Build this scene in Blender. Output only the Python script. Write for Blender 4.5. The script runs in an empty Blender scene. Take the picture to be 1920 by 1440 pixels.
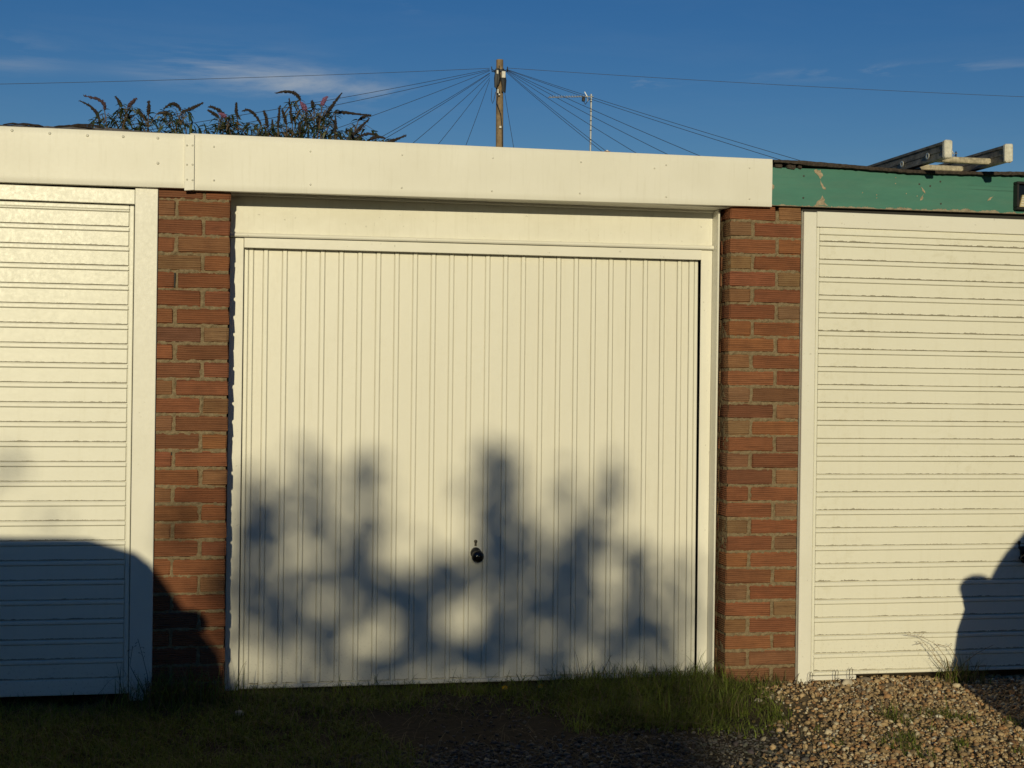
import bpy, bmesh, math, random
import numpy as np
from mathutils import Vector, Matrix, noise as mnoise

random.seed(11)
RNG = np.random.default_rng(11)
scene = bpy.context.scene
COL = scene.collection

# ------------------------------------------------------------------ camera
cam_data = bpy.data.cameras.new('camera')
cam = bpy.data.objects.new('camera', cam_data)
COL.objects.link(cam)
scene.camera = cam
cam_data.sensor_fit = 'HORIZONTAL'
cam_data.sensor_width = 36.0
cam_data.lens = 36.0 * 2700.0 / 1920.0
cam_data.clip_start = 0.05
cam_data.clip_end = 3000.0
YAW, PITCH, ROLL = 0.2039628, -0.0011835, 0.0134618
_f = Vector((math.sin(YAW) * math.cos(PITCH), math.cos(YAW) * math.cos(PITCH), math.sin(PITCH)))
_r0 = Vector((math.cos(YAW), -math.sin(YAW), 0.0))
_u0 = _r0.cross(_f)
_r = math.cos(ROLL) * _r0 + math.sin(ROLL) * _u0
_u = -math.sin(ROLL) * _r0 + math.cos(ROLL) * _u0
cam.matrix_world = Matrix(((_r.x, _u.x, -_f.x, 0.0), (_r.y, _u.y, -_f.y, -6.1825), (_r.z, _u.z, -_f.z, 1.389), (0, 0, 0, 1)))

# ------------------------------------------------------------------ sun and sky
SUN_TRAVEL = Vector((0.18, 1.0, -0.213)).normalized()      # the way the light goes
sun_data = bpy.data.lights.new('sun', 'SUN')
sun_data.energy = 3.4
sun_data.angle = math.radians(0.53)
sun_data.color = (1.0, 0.89, 0.585)
sun = bpy.data.objects.new('sun', sun_data)
sun.rotation_euler = SUN_TRAVEL.to_track_quat('-Z', 'Y').to_euler()
sun.location = (-2, -12, 6)
COL.objects.link(sun)

world = bpy.data.worlds.new('World')
scene.world = world
world.use_nodes = True
wn, wl = world.node_tree.nodes, world.node_tree.links
wn.clear()
w_out = wn.new('ShaderNodeOutputWorld')
w_bg = wn.new('ShaderNodeBackground')
w_bg.inputs['Strength'].default_value = 0.067
sky = wn.new('ShaderNodeTexSky')
sky.sky_type = 'NISHITA'
sky.sun_disc = False
sky.sun_elevation = math.asin(-SUN_TRAVEL.z)
sky.sun_rotation = math.atan2(-SUN_TRAVEL.x, -SUN_TRAVEL.y)
sky.altitude = 60.0
sky.air_density = 1.0
sky.dust_density = 0.0
sky.ozone_density = 3.0
hsv = wn.new('ShaderNodeHueSaturation')
hsv.inputs['Saturation'].default_value = 1.32
hsv.inputs['Hue'].default_value = 0.515
wl.new(sky.outputs['Color'], hsv.inputs['Color'])
# thin high cloud: stretched noise, gathered in a few wisps low in the north
tc = wn.new('ShaderNodeTexCoord')
mp = wn.new('ShaderNodeMapping')
mp.inputs['Scale'].default_value = (2.2, 2.2, 15.0)
wl.new(tc.outputs['Generated'], mp.inputs['Vector'])
ns = wn.new('ShaderNodeTexNoise')
ns.inputs['Scale'].default_value = 2.6
ns.inputs['Detail'].default_value = 7.0
ns.inputs['Roughness'].default_value = 0.62
ns.inputs['Distortion'].default_value = 0.35
wl.new(mp.outputs['Vector'], ns.inputs['Vector'])
rp = wn.new('ShaderNodeValToRGB')
rp.color_ramp.elements[0].position = 0.48
rp.color_ramp.elements[1].position = 0.85
wl.new(ns.outputs['Fac'], rp.inputs['Fac'])
def world_wisp(direction, width, height):
    """a soft patch of cloud around one direction of the sky"""
    d = Vector(direction).normalized()
    right = d.cross(Vector((0, 0, 1))).normalized()
    up = right.cross(d)
    def dot(v, k):
        n = wn.new('ShaderNodeVectorMath'); n.operation = 'DOT_PRODUCT'
        n.inputs[1].default_value = v
        wl.new(tc.outputs['Generated'], n.inputs[0])
        m = wn.new('ShaderNodeMath'); m.operation = 'MULTIPLY'; m.inputs[1].default_value = 1.0 / k
        wl.new(n.outputs['Value'], m.inputs[0])
        p = wn.new('ShaderNodeMath'); p.operation = 'MULTIPLY'
        wl.new(m.outputs[0], p.inputs[0]); wl.new(m.outputs[0], p.inputs[1])
        return p
    a, b = dot(right, width), dot(up, height)
    s = wn.new('ShaderNodeMath'); s.operation = 'ADD'
    wl.new(a.outputs[0], s.inputs[0]); wl.new(b.outputs[0], s.inputs[1])
    e = wn.new('ShaderNodeMath'); e.operation = 'POWER'; e.inputs[0].default_value = 0.3679
    wl.new(s.outputs[0], e.inputs[1])
    return e
def wadd(a, b, op='ADD'):
    n = wn.new('ShaderNodeMath'); n.operation = op
    for i, v in enumerate((a, b)):
        if isinstance(v, (int, float)): n.inputs[i].default_value = v
        else: wl.new(v.outputs[0], n.inputs[i])
    return n
WISPS = [((0.000, 1.0, 0.211), 0.055, 0.012, 0.9), ((0.055, 1.0, 0.203), 0.060, 0.010, 0.8), ((0.105, 1.0, 0.198), 0.055, 0.007, 0.55), ((0.287, 1.0, 0.216), 0.026, 0.006, 1.3),
         ((-0.135, 1.0, 0.213), 0.03, 0.014, 0.45), ((0.50, 1.0, 0.238), 0.09, 0.004, 0.8), ((0.131, 1.0, 0.262), 0.010, 0.004, 0.5)]
total = None
for d, w_, h_, k_ in WISPS:
    t_ = wadd(world_wisp(d, w_, h_), k_, 'MULTIPLY')
    total = t_ if total is None else wadd(total, t_)
base = wadd(total, 0.03)
fac = wadd(base, rp, 'MULTIPLY')
mixc = wn.new('ShaderNodeMixRGB')
mixc.inputs['Color2'].default_value = (7.6, 8.0, 8.2, 1)
wl.new(fac.outputs[0], mixc.inputs['Fac'])
wl.new(hsv.outputs['Color'], mixc.inputs['Color1'])
wl.new(mixc.outputs['Color'], w_bg.inputs['Color'])
wl.new(w_bg.outputs['Background'], w_out.inputs['Surface'])

vs = scene.view_settings
vs.view_transform = 'Standard'
vs.look = 'None'
vs.exposure = -0.26
vs.gamma = 1.0
vs.use_curve_mapping = False
scene.cycles.max_bounces = 6
scene.cycles.use_denoising = True

# ------------------------------------------------------------------ helpers
def tag(o, label=None, cat=None, group=None, kind=None):
    if label: o['label'] = label
    if cat: o['category'] = cat
    if group: o['group'] = group
    if kind: o['kind'] = kind
    return o

def empty(name, loc=(0, 0, 0), rot=(0, 0, 0)):
    o = bpy.data.objects.new(name, None)
    o.location = loc; o.rotation_euler = rot
    o.empty_display_size = 0.1
    COL.objects.link(o)
    return o

def link(name, me, mat=None, parent=None, loc=(0, 0, 0), rot=(0, 0, 0)):
    o = bpy.data.objects.new(name, me)
    if mat is not None and len(me.materials) == 0:
        me.materials.append(mat)
    o.location = loc; o.rotation_euler = rot
    if parent: o.parent = parent
    COL.objects.link(o)
    return o

def from_bm(name, bm, smooth=False):
    me = bpy.data.meshes.new(name)
    bm.normal_update()
    bm.to_mesh(me); bm.free()
    if smooth:
        me.shade_smooth()
        me.set_sharp_from_angle(angle=math.radians(42))
    return me

def box_bm(bm, x0, x1, y0, y1, z0, z1, c=0.0, jit=0.0):
    g = bmesh.ops.create_cube(bm, size=1.0)
    vsn = g['verts']
    for v in vsn:
        v.co = Vector(((x0 + x1) / 2 + v.co.x * (x1 - x0), (y0 + y1) / 2 + v.co.y * (y1 - y0), (z0 + z1) / 2 + v.co.z * (z1 - z0)))
    if c > 0:
        es = list({e for v in vsn for e in v.link_edges})
        r = bmesh.ops.bevel(bm, geom=es, offset=c, segments=1, affect='EDGES', profile=0.5)
        vsn = list({v for f in r['faces'] for v in f.verts} | {v for v in vsn if v.is_valid})
    if jit:
        for v in vsn:
            v.co += Vector((random.uniform(-jit, jit), random.uniform(-jit, jit), random.uniform(-jit, jit)))
    return vsn

def box_mesh(name, x0, x1, y0, y1, z0, z1, c=0.0, jit=0.0):
    bm = bmesh.new()
    box_bm(bm, x0, x1, y0, y1, z0, z1, c, jit)
    return from_bm(name, bm)

def box(name, x0, x1, y0, y1, z0, z1, mat, parent=None, c=0.0, jit=0.0):
    return link(name, box_mesh(name, x0, x1, y0, y1, z0, z1, c, jit), mat, parent)

def prism(name, poly, y0, y1, mat, parent=None, c=0.0):
    """polygon in x,z pushed from y0 (front) to y1 (back)"""
    bm = bmesh.new()
    a = [bm.verts.new((x, y0, z)) for x, z in poly]
    b = [bm.verts.new((x, y1, z)) for x, z in poly]
    n = len(poly)
    bm.faces.new(a); bm.faces.new(b[::-1])
    for i in range(n):
        bm.faces.new((a[i], b[i], b[(i + 1) % n], a[(i + 1) % n]))
    bmesh.ops.recalc_face_normals(bm, faces=bm.faces[:])
    if c:
        bmesh.ops.bevel(bm, geom=bm.edges[:], offset=c, segments=2, affect='EDGES', profile=0.5)
    return link(name, from_bm(name, bm), mat, parent)

def tube_bm(bm, pts, radii, sides=6, cap=True, lump=0.0):
    pts = [Vector(p) for p in pts]
    if not hasattr(radii, '__len__'): radii = [radii] * len(pts)
    rings = []
    up = Vector((0.13, 0.31, 0.94))
    for i, p in enumerate(pts):
        d = (pts[min(i + 1, len(pts) - 1)] - pts[max(i - 1, 0)]).normalized()
        s = d.cross(up)
        if s.length < 1e-3: s = d.cross(Vector((1, 0, 0)))
        s.normalize(); t = d.cross(s)
        ring = []
        for k in range(sides):
            a = 2 * math.pi * k / sides
            rr = radii[i] * (1 + (random.uniform(-lump, lump) if lump else 0))
            ring.append(bm.verts.new(p + (s * math.cos(a) + t * math.sin(a)) * rr))
        rings.append(ring)
    for i in range(len(rings) - 1):
        for k in range(sides):
            bm.faces.new((rings[i][k], rings[i][(k + 1) % sides], rings[i + 1][(k + 1) % sides], rings[i + 1][k]))
    if cap:
        bm.faces.new(rings[0][::-1]); bm.faces.new(rings[-1])
    return rings

def tube(name, pts, radii, mat, parent=None, sides=6, smooth=True, lump=0.0):
    bm = bmesh.new()
    tube_bm(bm, pts, radii, sides, True, lump)
    return link(name, from_bm(name, bm, smooth), mat, parent)

def lathe_bm(bm, prof, axis_o, axis='y', seg=20):
    """prof: (radius, distance along the axis)"""
    rings = []
    for r, h in prof:
        ring = []
        for k in range(seg):
            a = 2 * math.pi * k / seg
            if axis == 'y': p = (axis_o[0] + r * math.cos(a), axis_o[1] + h, axis_o[2] + r * math.sin(a))
            elif axis == 'z': p = (axis_o[0] + r * math.cos(a), axis_o[1] + r * math.sin(a), axis_o[2] + h)
            else: p = (axis_o[0] + h, axis_o[1] + r * math.cos(a), axis_o[2] + r * math.sin(a))
            ring.append(bm.verts.new(p))
        rings.append(ring)
    for i in range(len(rings) - 1):
        for k in range(seg):
            bm.faces.new((rings[i][k], rings[i][(k + 1) % seg], rings[i + 1][(k + 1) % seg], rings[i + 1][k]))
    bm.faces.new(rings[0][::-1]); bm.faces.new(rings[-1])
    bmesh.ops.recalc_face_normals(bm, faces=bm.faces[:])

def lathe(name, prof, o, axis, mat, parent=None, seg=20, smooth=True):
    bm = bmesh.new()
    lathe_bm(bm, prof, o, axis, seg)
    return link(name, from_bm(name, bm, smooth), mat, parent)

def raw_mesh(name, verts, tris, cols=None, smooth=False):
    """a big triangle mesh straight from arrays, with a colour per vertex"""
    verts = np.asarray(verts, np.float32); tris = np.asarray(tris, np.int32)
    me = bpy.data.meshes.new(name)
    me.vertices.add(len(verts)); me.vertices.foreach_set('co', verts.ravel())
    me.loops.add(tris.size); me.loops.foreach_set('vertex_index', tris.ravel())
    me.polygons.add(len(tris))
    me.polygons.foreach_set('loop_start', np.arange(0, tris.size, 3, dtype=np.int32))
    me.polygons.foreach_set('loop_total', np.full(len(tris), 3, np.int32))
    me.update(calc_edges=True)
    if cols is not None:
        at = me.attributes.new('tint', 'FLOAT_COLOR', 'POINT')
        c = np.ones((len(verts), 4), np.float32); c[:, :3] = cols
        at.data.foreach_set('color', c.ravel())
    if smooth: me.shade_smooth()
    return me

# ------------------------------------------------------------------ materials
class Mat:
    def __init__(self, name, rough=0.5, spec=0.5, metal=0.0):
        self.m = bpy.data.materials.new(name); self.m.use_nodes = True
        self.t = self.m.node_tree; self.n = self.t.nodes; self.l = self.t.links
        self.b = self.n['Principled BSDF']
        self.b.inputs['Roughness'].default_value = rough
        self.b.inputs['Specular IOR Level'].default_value = spec
        self.b.inputs['Metallic'].default_value = metal
        self.co = self.n.new('ShaderNodeTexCoord')
        self.geo = None
    def pos(self):
        if self.geo is None: self.geo = self.n.new('ShaderNodeNewGeometry')
        return self.geo.outputs['Position']
    def mapping(self, scale, src=None):
        m = self.n.new('ShaderNodeMapping'); m.inputs['Scale'].default_value = scale
        self.l.new(src or self.pos(), m.inputs['Vector'])
        return m.outputs['Vector']
    def noise(self, scale, detail=4, rough=0.6, vec=None, dist=0.0):
        n = self.n.new('ShaderNodeTexNoise')
        n.inputs['Scale'].default_value = scale; n.inputs['Detail'].default_value = detail
        n.inputs['Roughness'].default_value = rough; n.inputs['Distortion'].default_value = dist
        self.l.new(vec or self.pos(), n.inputs['Vector'])
        return n.outputs['Fac']
    def ramp(self, fac, p0, p1, c0=(0, 0, 0), c1=(1, 1, 1)):
        r = self.n.new('ShaderNodeValToRGB')
        r.color_ramp.elements[0].position = p0; r.color_ramp.elements[1].position = p1
        r.color_ramp.elements[0].color = (*c0, 1); r.color_ramp.elements[1].color = (*c1, 1)
        self.l.new(fac, r.inputs['Fac'])
        return r.outputs['Color']
    def math(self, op, a, b=None, clamp=False):
        m = self.n.new('ShaderNodeMath'); m.operation = op; m.use_clamp = clamp
        for i, v in enumerate((a, b)):
            if v is None: continue
            if isinstance(v, (int, float)): m.inputs[i].default_value = v
            else: self.l.new(v, m.inputs[i])
        return m.outputs[0]
    def mix(self, fac, a, b, mode='MIX'):
        m = self.n.new('ShaderNodeMixRGB'); m.blend_type = mode
        for k, v in (('Fac', fac), ('Color1', a), ('Color2', b)):
            if isinstance(v, (int, float)): m.inputs[k].default_value = v
            elif isinstance(v, tuple): m.inputs[k].default_value = (*v[:3], 1)
            else: self.l.new(v, m.inputs[k])
        return m.outputs['Color']
    def sep(self, vec):
        s = self.n.new('ShaderNodeSeparateXYZ'); self.l.new(vec, s.inputs[0])
        return s.outputs
    def color(self, c):
        if isinstance(c, tuple): self.b.inputs['Base Color'].default_value = (*c[:3], 1)
        else: self.l.new(c, self.b.inputs['Base Color'])
    def rough(self, r): self.l.new(r, self.b.inputs['Roughness'])
    def bump(self, h, strength=0.3, dist=0.01):
        b = self.n.new('ShaderNodeBump')
        b.inputs['Strength'].default_value = strength; b.inputs['Distance'].default_value = dist
        self.l.new(h, b.inputs['Height']); self.l.new(b.outputs['Normal'], self.b.inputs['Normal'])

def paint(name, c, rough=0.42, grime=0.10, gscale=3.0, streak=False, peel=0.0015, specks=0.0, rv=1.0):
    m = Mat(name, rough, 0.4)
    big = m.noise(gscale, 5, 0.65)
    dirt = tuple(v * k for v, k in zip(c, (0.70, 0.68, 0.60)))
    col = m.mix(m.math('MULTIPLY', m.ramp(big, 0.42, 0.78), grime * 4, True), c, dirt)
    if streak:
        st = m.noise(6.0, 4, 0.6, m.mapping((9.0, 9.0, 0.8)))
        col = m.mix(m.math('MULTIPLY', m.ramp(st, 0.52, 0.80), grime * 3, True), col, dirt)
    if specks:
        sp = m.noise(55.0, 2, 0.5)
        col = m.mix(m.math('MULTIPLY', m.ramp(sp, 0.70, 0.76), specks), col, (0.16, 0.13, 0.09))
    m.color(col)
    fine = m.noise(420.0, 3, 0.6)
    wave = m.noise(7.0, 3, 0.5)
    m.bump(m.math('ADD', m.math('MULTIPLY', fine, 0.12), wave), 0.55, peel)
    m.rough(m.ramp(m.noise(60.0, 4, 0.7), 0.3, 0.75, (rough - .08 * rv,) * 3, (rough + .14 * rv,) * 3))
    return m.m

WHITE = (0.80, 0.775, 0.68)
M_fascia = paint('white_fascia_paint', (0.81, 0.785, 0.70), 0.46, 0.08, 1.6, True, 0.0011, 0.0, 0.25)
M_frame = paint('white_frame_paint', (0.80, 0.775, 0.69), 0.42, 0.06, 3.0, False, 0.002, 0.25)
M_header = paint('white_header_paint', (0.79, 0.765, 0.68), 0.45, 0.10, 4.0, True, 0.002, 0.3)

def slat_paint(name, c, rough, dirt_w, blot, axis):
    """painted steel with dirt lodged along the lower edge of each pressed panel"""
    m = Mat(name, rough, 0.45)
    ob = m.co.outputs['Object']
    z = m.sep(ob)[2]
    n = m.noise(38.0, 5, 0.7)
    n2 = m.noise(3.2, 4, 0.6)
    lim = m.math('MULTIPLY', m.math('MULTIPLY', m.ramp(n, 0.40, 0.72), m.ramp(n2, 0.35, 0.65)), dirt_w)
    lim = m.math('ADD', lim, 0.0016)
    edge = m.math('LESS_THAN', z, lim)
    speck = m.ramp(m.noise(26.0, 6, 0.75, m.mapping((1.0, 1.0, 1.2))), 0.50, 0.72)
    area = m.ramp(m.noise(1.7, 3, 0.55), 0.44, 0.66)
    grime = tuple(v * k for v, k in zip(c, (0.74, 0.71, 0.60)))
    col = m.mix(m.math('MULTIPLY', m.math('MULTIPLY', speck, area), blot, True), c, grime)
    wash = m.ramp(m.noise(2.3, 4, 0.6, m.mapping((1.0, 1.0, 0.35))), 0.40, 0.75)
    col = m.mix(m.math('MULTIPLY', wash, 0.22), col, tuple(v * k for v, k in zip(c, (0.90, 0.88, 0.82))))
    zw = m.sep(m.pos())[2]
    spl = m.math('MULTIPLY', m.ramp(m.noise(90.0, 4, 0.7), 0.56, 0.70), m.ramp(zw, 0.06, 0.36, (1, 1, 1), (0, 0, 0)))
    col = m.mix(m.math('MULTIPLY', spl, 0.45), col, (0.24, 0.19, 0.12))
    run = m.ramp(m.noise(10.0, 5, 0.65, m.mapping((4.0, 4.0, 0.28))), 0.54, 0.76)
    col = m.mix(m.math('MULTIPLY', run, 0.16), col, tuple(v * k for v, k in zip(c, (0.72, 0.68, 0.56))))
    col = m.mix(m.math('MULTIPLY', edge, 0.75 if dirt_w else 0.0), col, (0.17, 0.14, 0.09))
    m.color(col)
    m.bump(m.math('ADD', m.math('MULTIPLY', m.noise(300.0, 3, 0.6), 0.10), m.noise(5.0, 3, 0.5)), 0.5, 0.003)
    m.rough(m.ramp(m.noise(80.0, 4, 0.7), 0.3, 0.75, (rough - .08,) * 3, (rough + .15,) * 3))
    return m.m
M_door_left = slat_paint('white_door_steel_glossy', (0.795, 0.775, 0.68), 0.36, 0.008, 0.25, 'z')
M_door_mid = slat_paint('white_door_steel', (0.79, 0.76, 0.66), 0.40, 0.008, 0.15, 'x')
M_rib_left = slat_paint('white_rib_steel_glossy', (0.81, 0.79, 0.695), 0.36, 0.0, 0.1, 'z')
M_rib_mid = slat_paint('white_rib_steel', (0.81, 0.785, 0.685), 0.40, 0.0, 0.08, 'x')
M_rib_right = slat_paint('white_rib_steel_grimy', (0.81, 0.787, 0.68), 0.46, 0.0, 0.35, 'z')
M_door_right = slat_paint('white_door_steel_grimy', (0.795, 0.77, 0.66), 0.48, 0.010, 0.65, 'z')

def plain(name, c, rough=0.5, metal=0.0, var=0.15, scale=20.0, bump=0.0, spec=0.5, bdist=0.003):
    m = Mat(name, rough, spec, metal)
    n = m.noise(scale, 5, 0.65)
    lo = tuple(v * (1 - var) for v in c); hi = tuple(min(1, v * (1 + var)) for v in c)
    m.color(m.ramp(n, 0.3, 0.7, lo, hi))
    if bump: m.bump(m.noise(scale * 4, 5, 0.7), bump, bdist)
    return m.m

M_black_gloss = plain('black_gloss_plastic', (0.006, 0.006, 0.006), 0.08, 0, 0.1)
M_black_matt = plain('black_matt_plastic', (0.012, 0.012, 0.012), 0.5)
M_dark_steel = plain('tarnished_steel', (0.10, 0.085, 0.06), 0.45, 0.6, 0.3, 60)
M_rivet = plain('painted_rivet', (0.62, 0.60, 0.52), 0.4, 0, 0.1)
M_rivet_dark = plain('weathered_nail_head', (0.05, 0.055, 0.045), 0.7)
M_void = plain('painted_void_shade', (0.03, 0.028, 0.025), 0.9)  # near-black painted where shade fills the interior and narrow gaps
M_sealant = plain('grey_mortar_bedding', (0.34, 0.32, 0.28), 0.9, 0, 0.2, 60, 0.4)

def brick_material():
    m = Mat('combed_clay_brick', 0.9, 0.2)
    oi = m.n.new('ShaderNodeObjectInfo')
    base = oi.outputs['Color']
    rnd = m.math('MULTIPLY', oi.outputs['Random'], 37.0)
    comb = m.n.new('ShaderNodeCombineXYZ')
    for i in range(3): m.l.new(rnd, comb.inputs[i])
    add = m.n.new('ShaderNodeVectorMath'); add.operation = 'ADD'
    m.l.new(m.pos(), add.inputs[0]); m.l.new(comb.outputs[0], add.inputs[1])
    v = add.outputs[0]
    blot = m.noise(14.0, 5, 0.65, v)
    grit = m.noise(190.0, 4, 0.7, v)
    mp_ = m.n.new('ShaderNodeMapping'); mp_.inputs['Scale'].default_value = (0.045, 0.045, 1.0)
    m.l.new(v, mp_.inputs['Vector'])
    lines = m.noise(150.0, 3, 0.6, mp_.outputs['Vector'], 0.4)
    wob = m.noise(9.0, 2, 0.5, v)
    zz = m.math('ADD', m.sep(v)[2], m.math('MULTIPLY', wob, 0.006))
    comb_w = m.math('SINE', m.math('MULTIPLY', zz, 2 * math.pi / 0.0092))
    comb_w = m.math('MULTIPLY', m.math('ADD', comb_w, 1.0), 0.5)
    h = m.math('ADD', m.math('MULTIPLY', comb_w, 0.85), m.math('ADD', m.math('MULTIPLY', lines, 0.8), m.math('MULTIPLY', grit, 0.5)))
    c = m.mix(m.math('MULTIPLY', m.ramp(blot, 0.42, 0.78), 0.45), base, (0.13, 0.055, 0.03))
    c = m.mix(m.math('MULTIPLY', m.ramp(grit, 0.55, 0.80), 0.28), c, (0.42, 0.26, 0.14))
    c = m.mix(m.math('MULTIPLY', m.ramp(lines, 0.30, 0.52, (1, 1, 1), (0, 0, 0)), 0.42), c, (0.07, 0.030, 0.018))
    c = m.mix(m.math('MULTIPLY', m.math('MULTIPLY', m.math('SUBTRACT', 1.0, comb_w), m.ramp(wob, 0.35, 0.65)), 0.30), c, (0.08, 0.04, 0.025))
    m.color(c)
    m.bump(h, 0.85, 0.0048)
    return m.m
M_brick = brick_material()

def mortar_material():
    m = Mat('sandy_mortar', 0.95, 0.15)
    a = m.noise(60.0, 5, 0.7); b = m.noise(320.0, 3, 0.7); s = m.noise(9.0, 4, 0.6)
    c = m.ramp(a, 0.3, 0.72, (0.150, 0.108, 0.062), (0.320, 0.245, 0.148))
    c = m.mix(m.math('MULTIPLY', m.ramp(s, 0.5, 0.7), 0.35), c, (0.17, 0.12, 0.07))
    c = m.mix(m.math('MULTIPLY', m.ramp(b, 0.60, 0.72), 0.5), c, (0.50, 0.43, 0.30))
    m.color(c)
    m.bump(m.math('ADD', a, m.math('MULTIPLY', b, 0.5)), 0.9, 0.005)
    return m.m
M_mortar = mortar_material()

def green_paint():
    m = Mat('faded_green_paint', 0.55, 0.4)
    g = m.noise(5.0, 5, 0.65, m.mapping((0.6, 1.0, 3.0)))
    c = m.ramp(g, 0.3, 0.75, (0.044, 0.168, 0.132), (0.068, 0.222, 0.170))
    sc = m.noise(40.0, 6, 0.8, m.mapping((1.0, 1.0, 2.0)))
    fade = m.noise(9.0, 5, 0.7, m.mapping((0.35, 1.0, 1.6)))
    c = m.mix(m.math('MULTIPLY', m.ramp(fade, 0.45, 0.75), 0.45), c, (0.10, 0.20, 0.155))
    crack = m.noise(30.0, 4, 0.6, m.mapping((0.06, 1.0, 2.6)))
    c = m.mix(m.math('MULTIPLY', m.ramp(crack, 0.64, 0.72), 0.45), c, (0.018, 0.06, 0.045))
    c = m.mix(m.math('MULTIPLY', m.ramp(sc, 0.69, 0.74), 0.6), c, (0.30, 0.30, 0.22))
    # paint worn off along the lower arris
    z = m.sep(m.pos())[2]; x = m.sep(m.pos())[0]
    low = m.math('ADD', 2.2085, m.math('MULTIPLY', m.math('SUBTRACT', x, 2.46), 0.006))
    t = m.math('SUBTRACT', z, low)
    wear = m.math('LESS_THAN', t, m.math('MULTIPLY', m.ramp(m.noise(16.0, 5, 0.7), 0.42, 0.7), 0.016))
    c = m.mix(wear, c, m.ramp(sc, 0.3, 0.7, (0.16, 0.12, 0.08), (0.42, 0.36, 0.26)))
    m.color(c)
    grain = m.noise(60.0, 4, 0.6, m.mapping((0.05, 1.0, 1.0)))
    m.bump(m.math('ADD', grain, m.math('MULTIPLY', wear, -0.6)), 0.35, 0.002)
    return m.m
M_green = green_paint()
M_bare_wood = plain('bare_weathered_wood', (0.36, 0.29, 0.20), 0.9, 0, 0.4, 70, 0.6)
M_felt = plain('mineral_roof_felt', (0.060, 0.048, 0.040), 0.95, 0, 0.5, 90, 0.8, 0.2)
M_felt_grey = plain('grey_roof_felt', (0.10, 0.095, 0.10), 0.95, 0, 0.4, 70, 0.8, 0.2)
def alu_material():
    m = Mat('dirty_weathered_ladder_aluminium', 0.6, 0.4, 0.35)
    a = m.noise(18.0, 6, 0.75); b = m.noise(70.0, 4, 0.7)
    c = m.ramp(a, 0.32, 0.75, (0.07, 0.066, 0.06), (0.33, 0.31, 0.275))
    c = m.mix(m.math('MULTIPLY', m.ramp(b, 0.62, 0.72), 0.5), c, (0.36, 0.33, 0.27))
    m.color(c); m.bump(b, 0.4, 0.002)
    return m.m
M_alu = alu_material()
M_rung = plain('pale_grubby_rung', (0.42, 0.37, 0.27), 0.8, 0, 0.5, 45, 0.4)
M_cap = plain('chalky_white_plastic', (0.66, 0.64, 0.56), 0.7, 0, 0.25, 60, 0.5)
M_pole = plain('creosoted_pole_wood', (0.23, 0.16, 0.09), 0.9, 0, 0.4, 6, 0.5)
M_cable = plain('black_cable', (0.018, 0.020, 0.024), 0.6)
M_wire = plain('grey_drop_wire', (0.050, 0.060, 0.085), 0.7)
M_metal = plain('galvanised_metal', (0.58, 0.58, 0.56), 0.35, 0.6, 0.1)
M_whitebox = plain('weathered_white_box', (0.68, 0.65, 0.58), 0.6)
M_clay = plain('terracotta_pot', (0.38, 0.20, 0.11), 0.85, 0, 0.25, 10)
M_roof_tile = plain('concrete_roof_tile', (0.16, 0.10, 0.075), 0.9, 0, 0.3, 8, 0.5)
M_render = plain('house_render', (0.45, 0.40, 0.33), 0.9, 0, 0.15, 5)

def tint_material(name, rough=0.8, spec=0.25, transl=0.0, bump=0.0):
    m = Mat(name, rough, spec)
    a = m.n.new('ShaderNodeAttribute'); a.attribute_name = 'tint'
    n = m.noise(70.0, 4, 0.65)
    c = m.mix(m.math('MULTIPLY', m.ramp(n, 0.35, 0.7), 0.35), a.outputs['Color'], (0.3, 0.3, 0.3), 'MULTIPLY')
    m.color(c)
    if bump: m.bump(m.noise(150.0, 3, 0.6), bump, 0.002)
    if transl:
        tr = m.n.new('ShaderNodeBsdfTranslucent'); m.l.new(c, tr.inputs['Color'])
        mx = m.n.new('ShaderNodeMixShader'); mx.inputs['Fac'].default_value = transl
        m.l.new(m.b.outputs[0], mx.inputs[1]); m.l.new(tr.outputs[0], mx.inputs[2])
        m.l.new(mx.outputs[0], m.n['Material Output'].inputs['Surface'])
    return m.m
M_grass = tint_material('grass_blades', 0.6, 0.3, 0.3)
M_leaf = tint_material('leaf_tissue', 0.55, 0.35, 0.25)
M_pebble = tint_material('flint_pebbles', 0.75, 0.3, 0.0, 0.3)
M_chips = tint_material('dark_stone_chips', 0.8, 0.25, 0.0, 0.4)
M_twig = plain('brown_twig', (0.11, 0.075, 0.045), 0.9, 0, 0.3, 30)
M_bark = plain('grey_brown_bark', (0.12, 0.095, 0.07), 0.95, 0, 0.35, 12, 0.6)
M_spent = plain('spent_brown_florets', (0.028, 0.020, 0.016), 0.95, 0, 0.5, 160, 0.8)
M_mauve = plain('mauve_florets', (0.20, 0.085, 0.165), 0.9, 0, 0.4, 160, 0.6)
M_mauve_old = plain('fading_mauve_florets', (0.06, 0.034, 0.042), 0.95, 0, 0.5, 160, 0.6)
M_yellow = plain('yellow_petals', (0.75, 0.45, 0.02), 0.6, 0, 0.2, 80)

# ------------------------------------------------------------------ ground
def lerp_axis(lo, hi, flo, fhi, fine, coarse):
    a = [lo]
    x = lo
    while x < flo - 1e-6:
        x = min(flo, x + max(fine, (flo - x) * 0.35)); a.append(x)
    k = int((fhi - flo) / fine)
    a += [flo + (fhi - flo) * (i + 1) / k for i in range(k)]
    x = fhi
    while x < hi - 1e-6:
        x = min(hi, x + max(fine, (x - fhi) * 0.5 + fine)); a.append(x)
    return np.array(sorted(set(np.round(a, 5))))

def vnoise(x, y, s, seed=0.0):
    return np.array([mnoise.noise(Vector((a * s + seed, b * s - seed, seed * 1.7))) for a, b in zip(x, y)])

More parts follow.
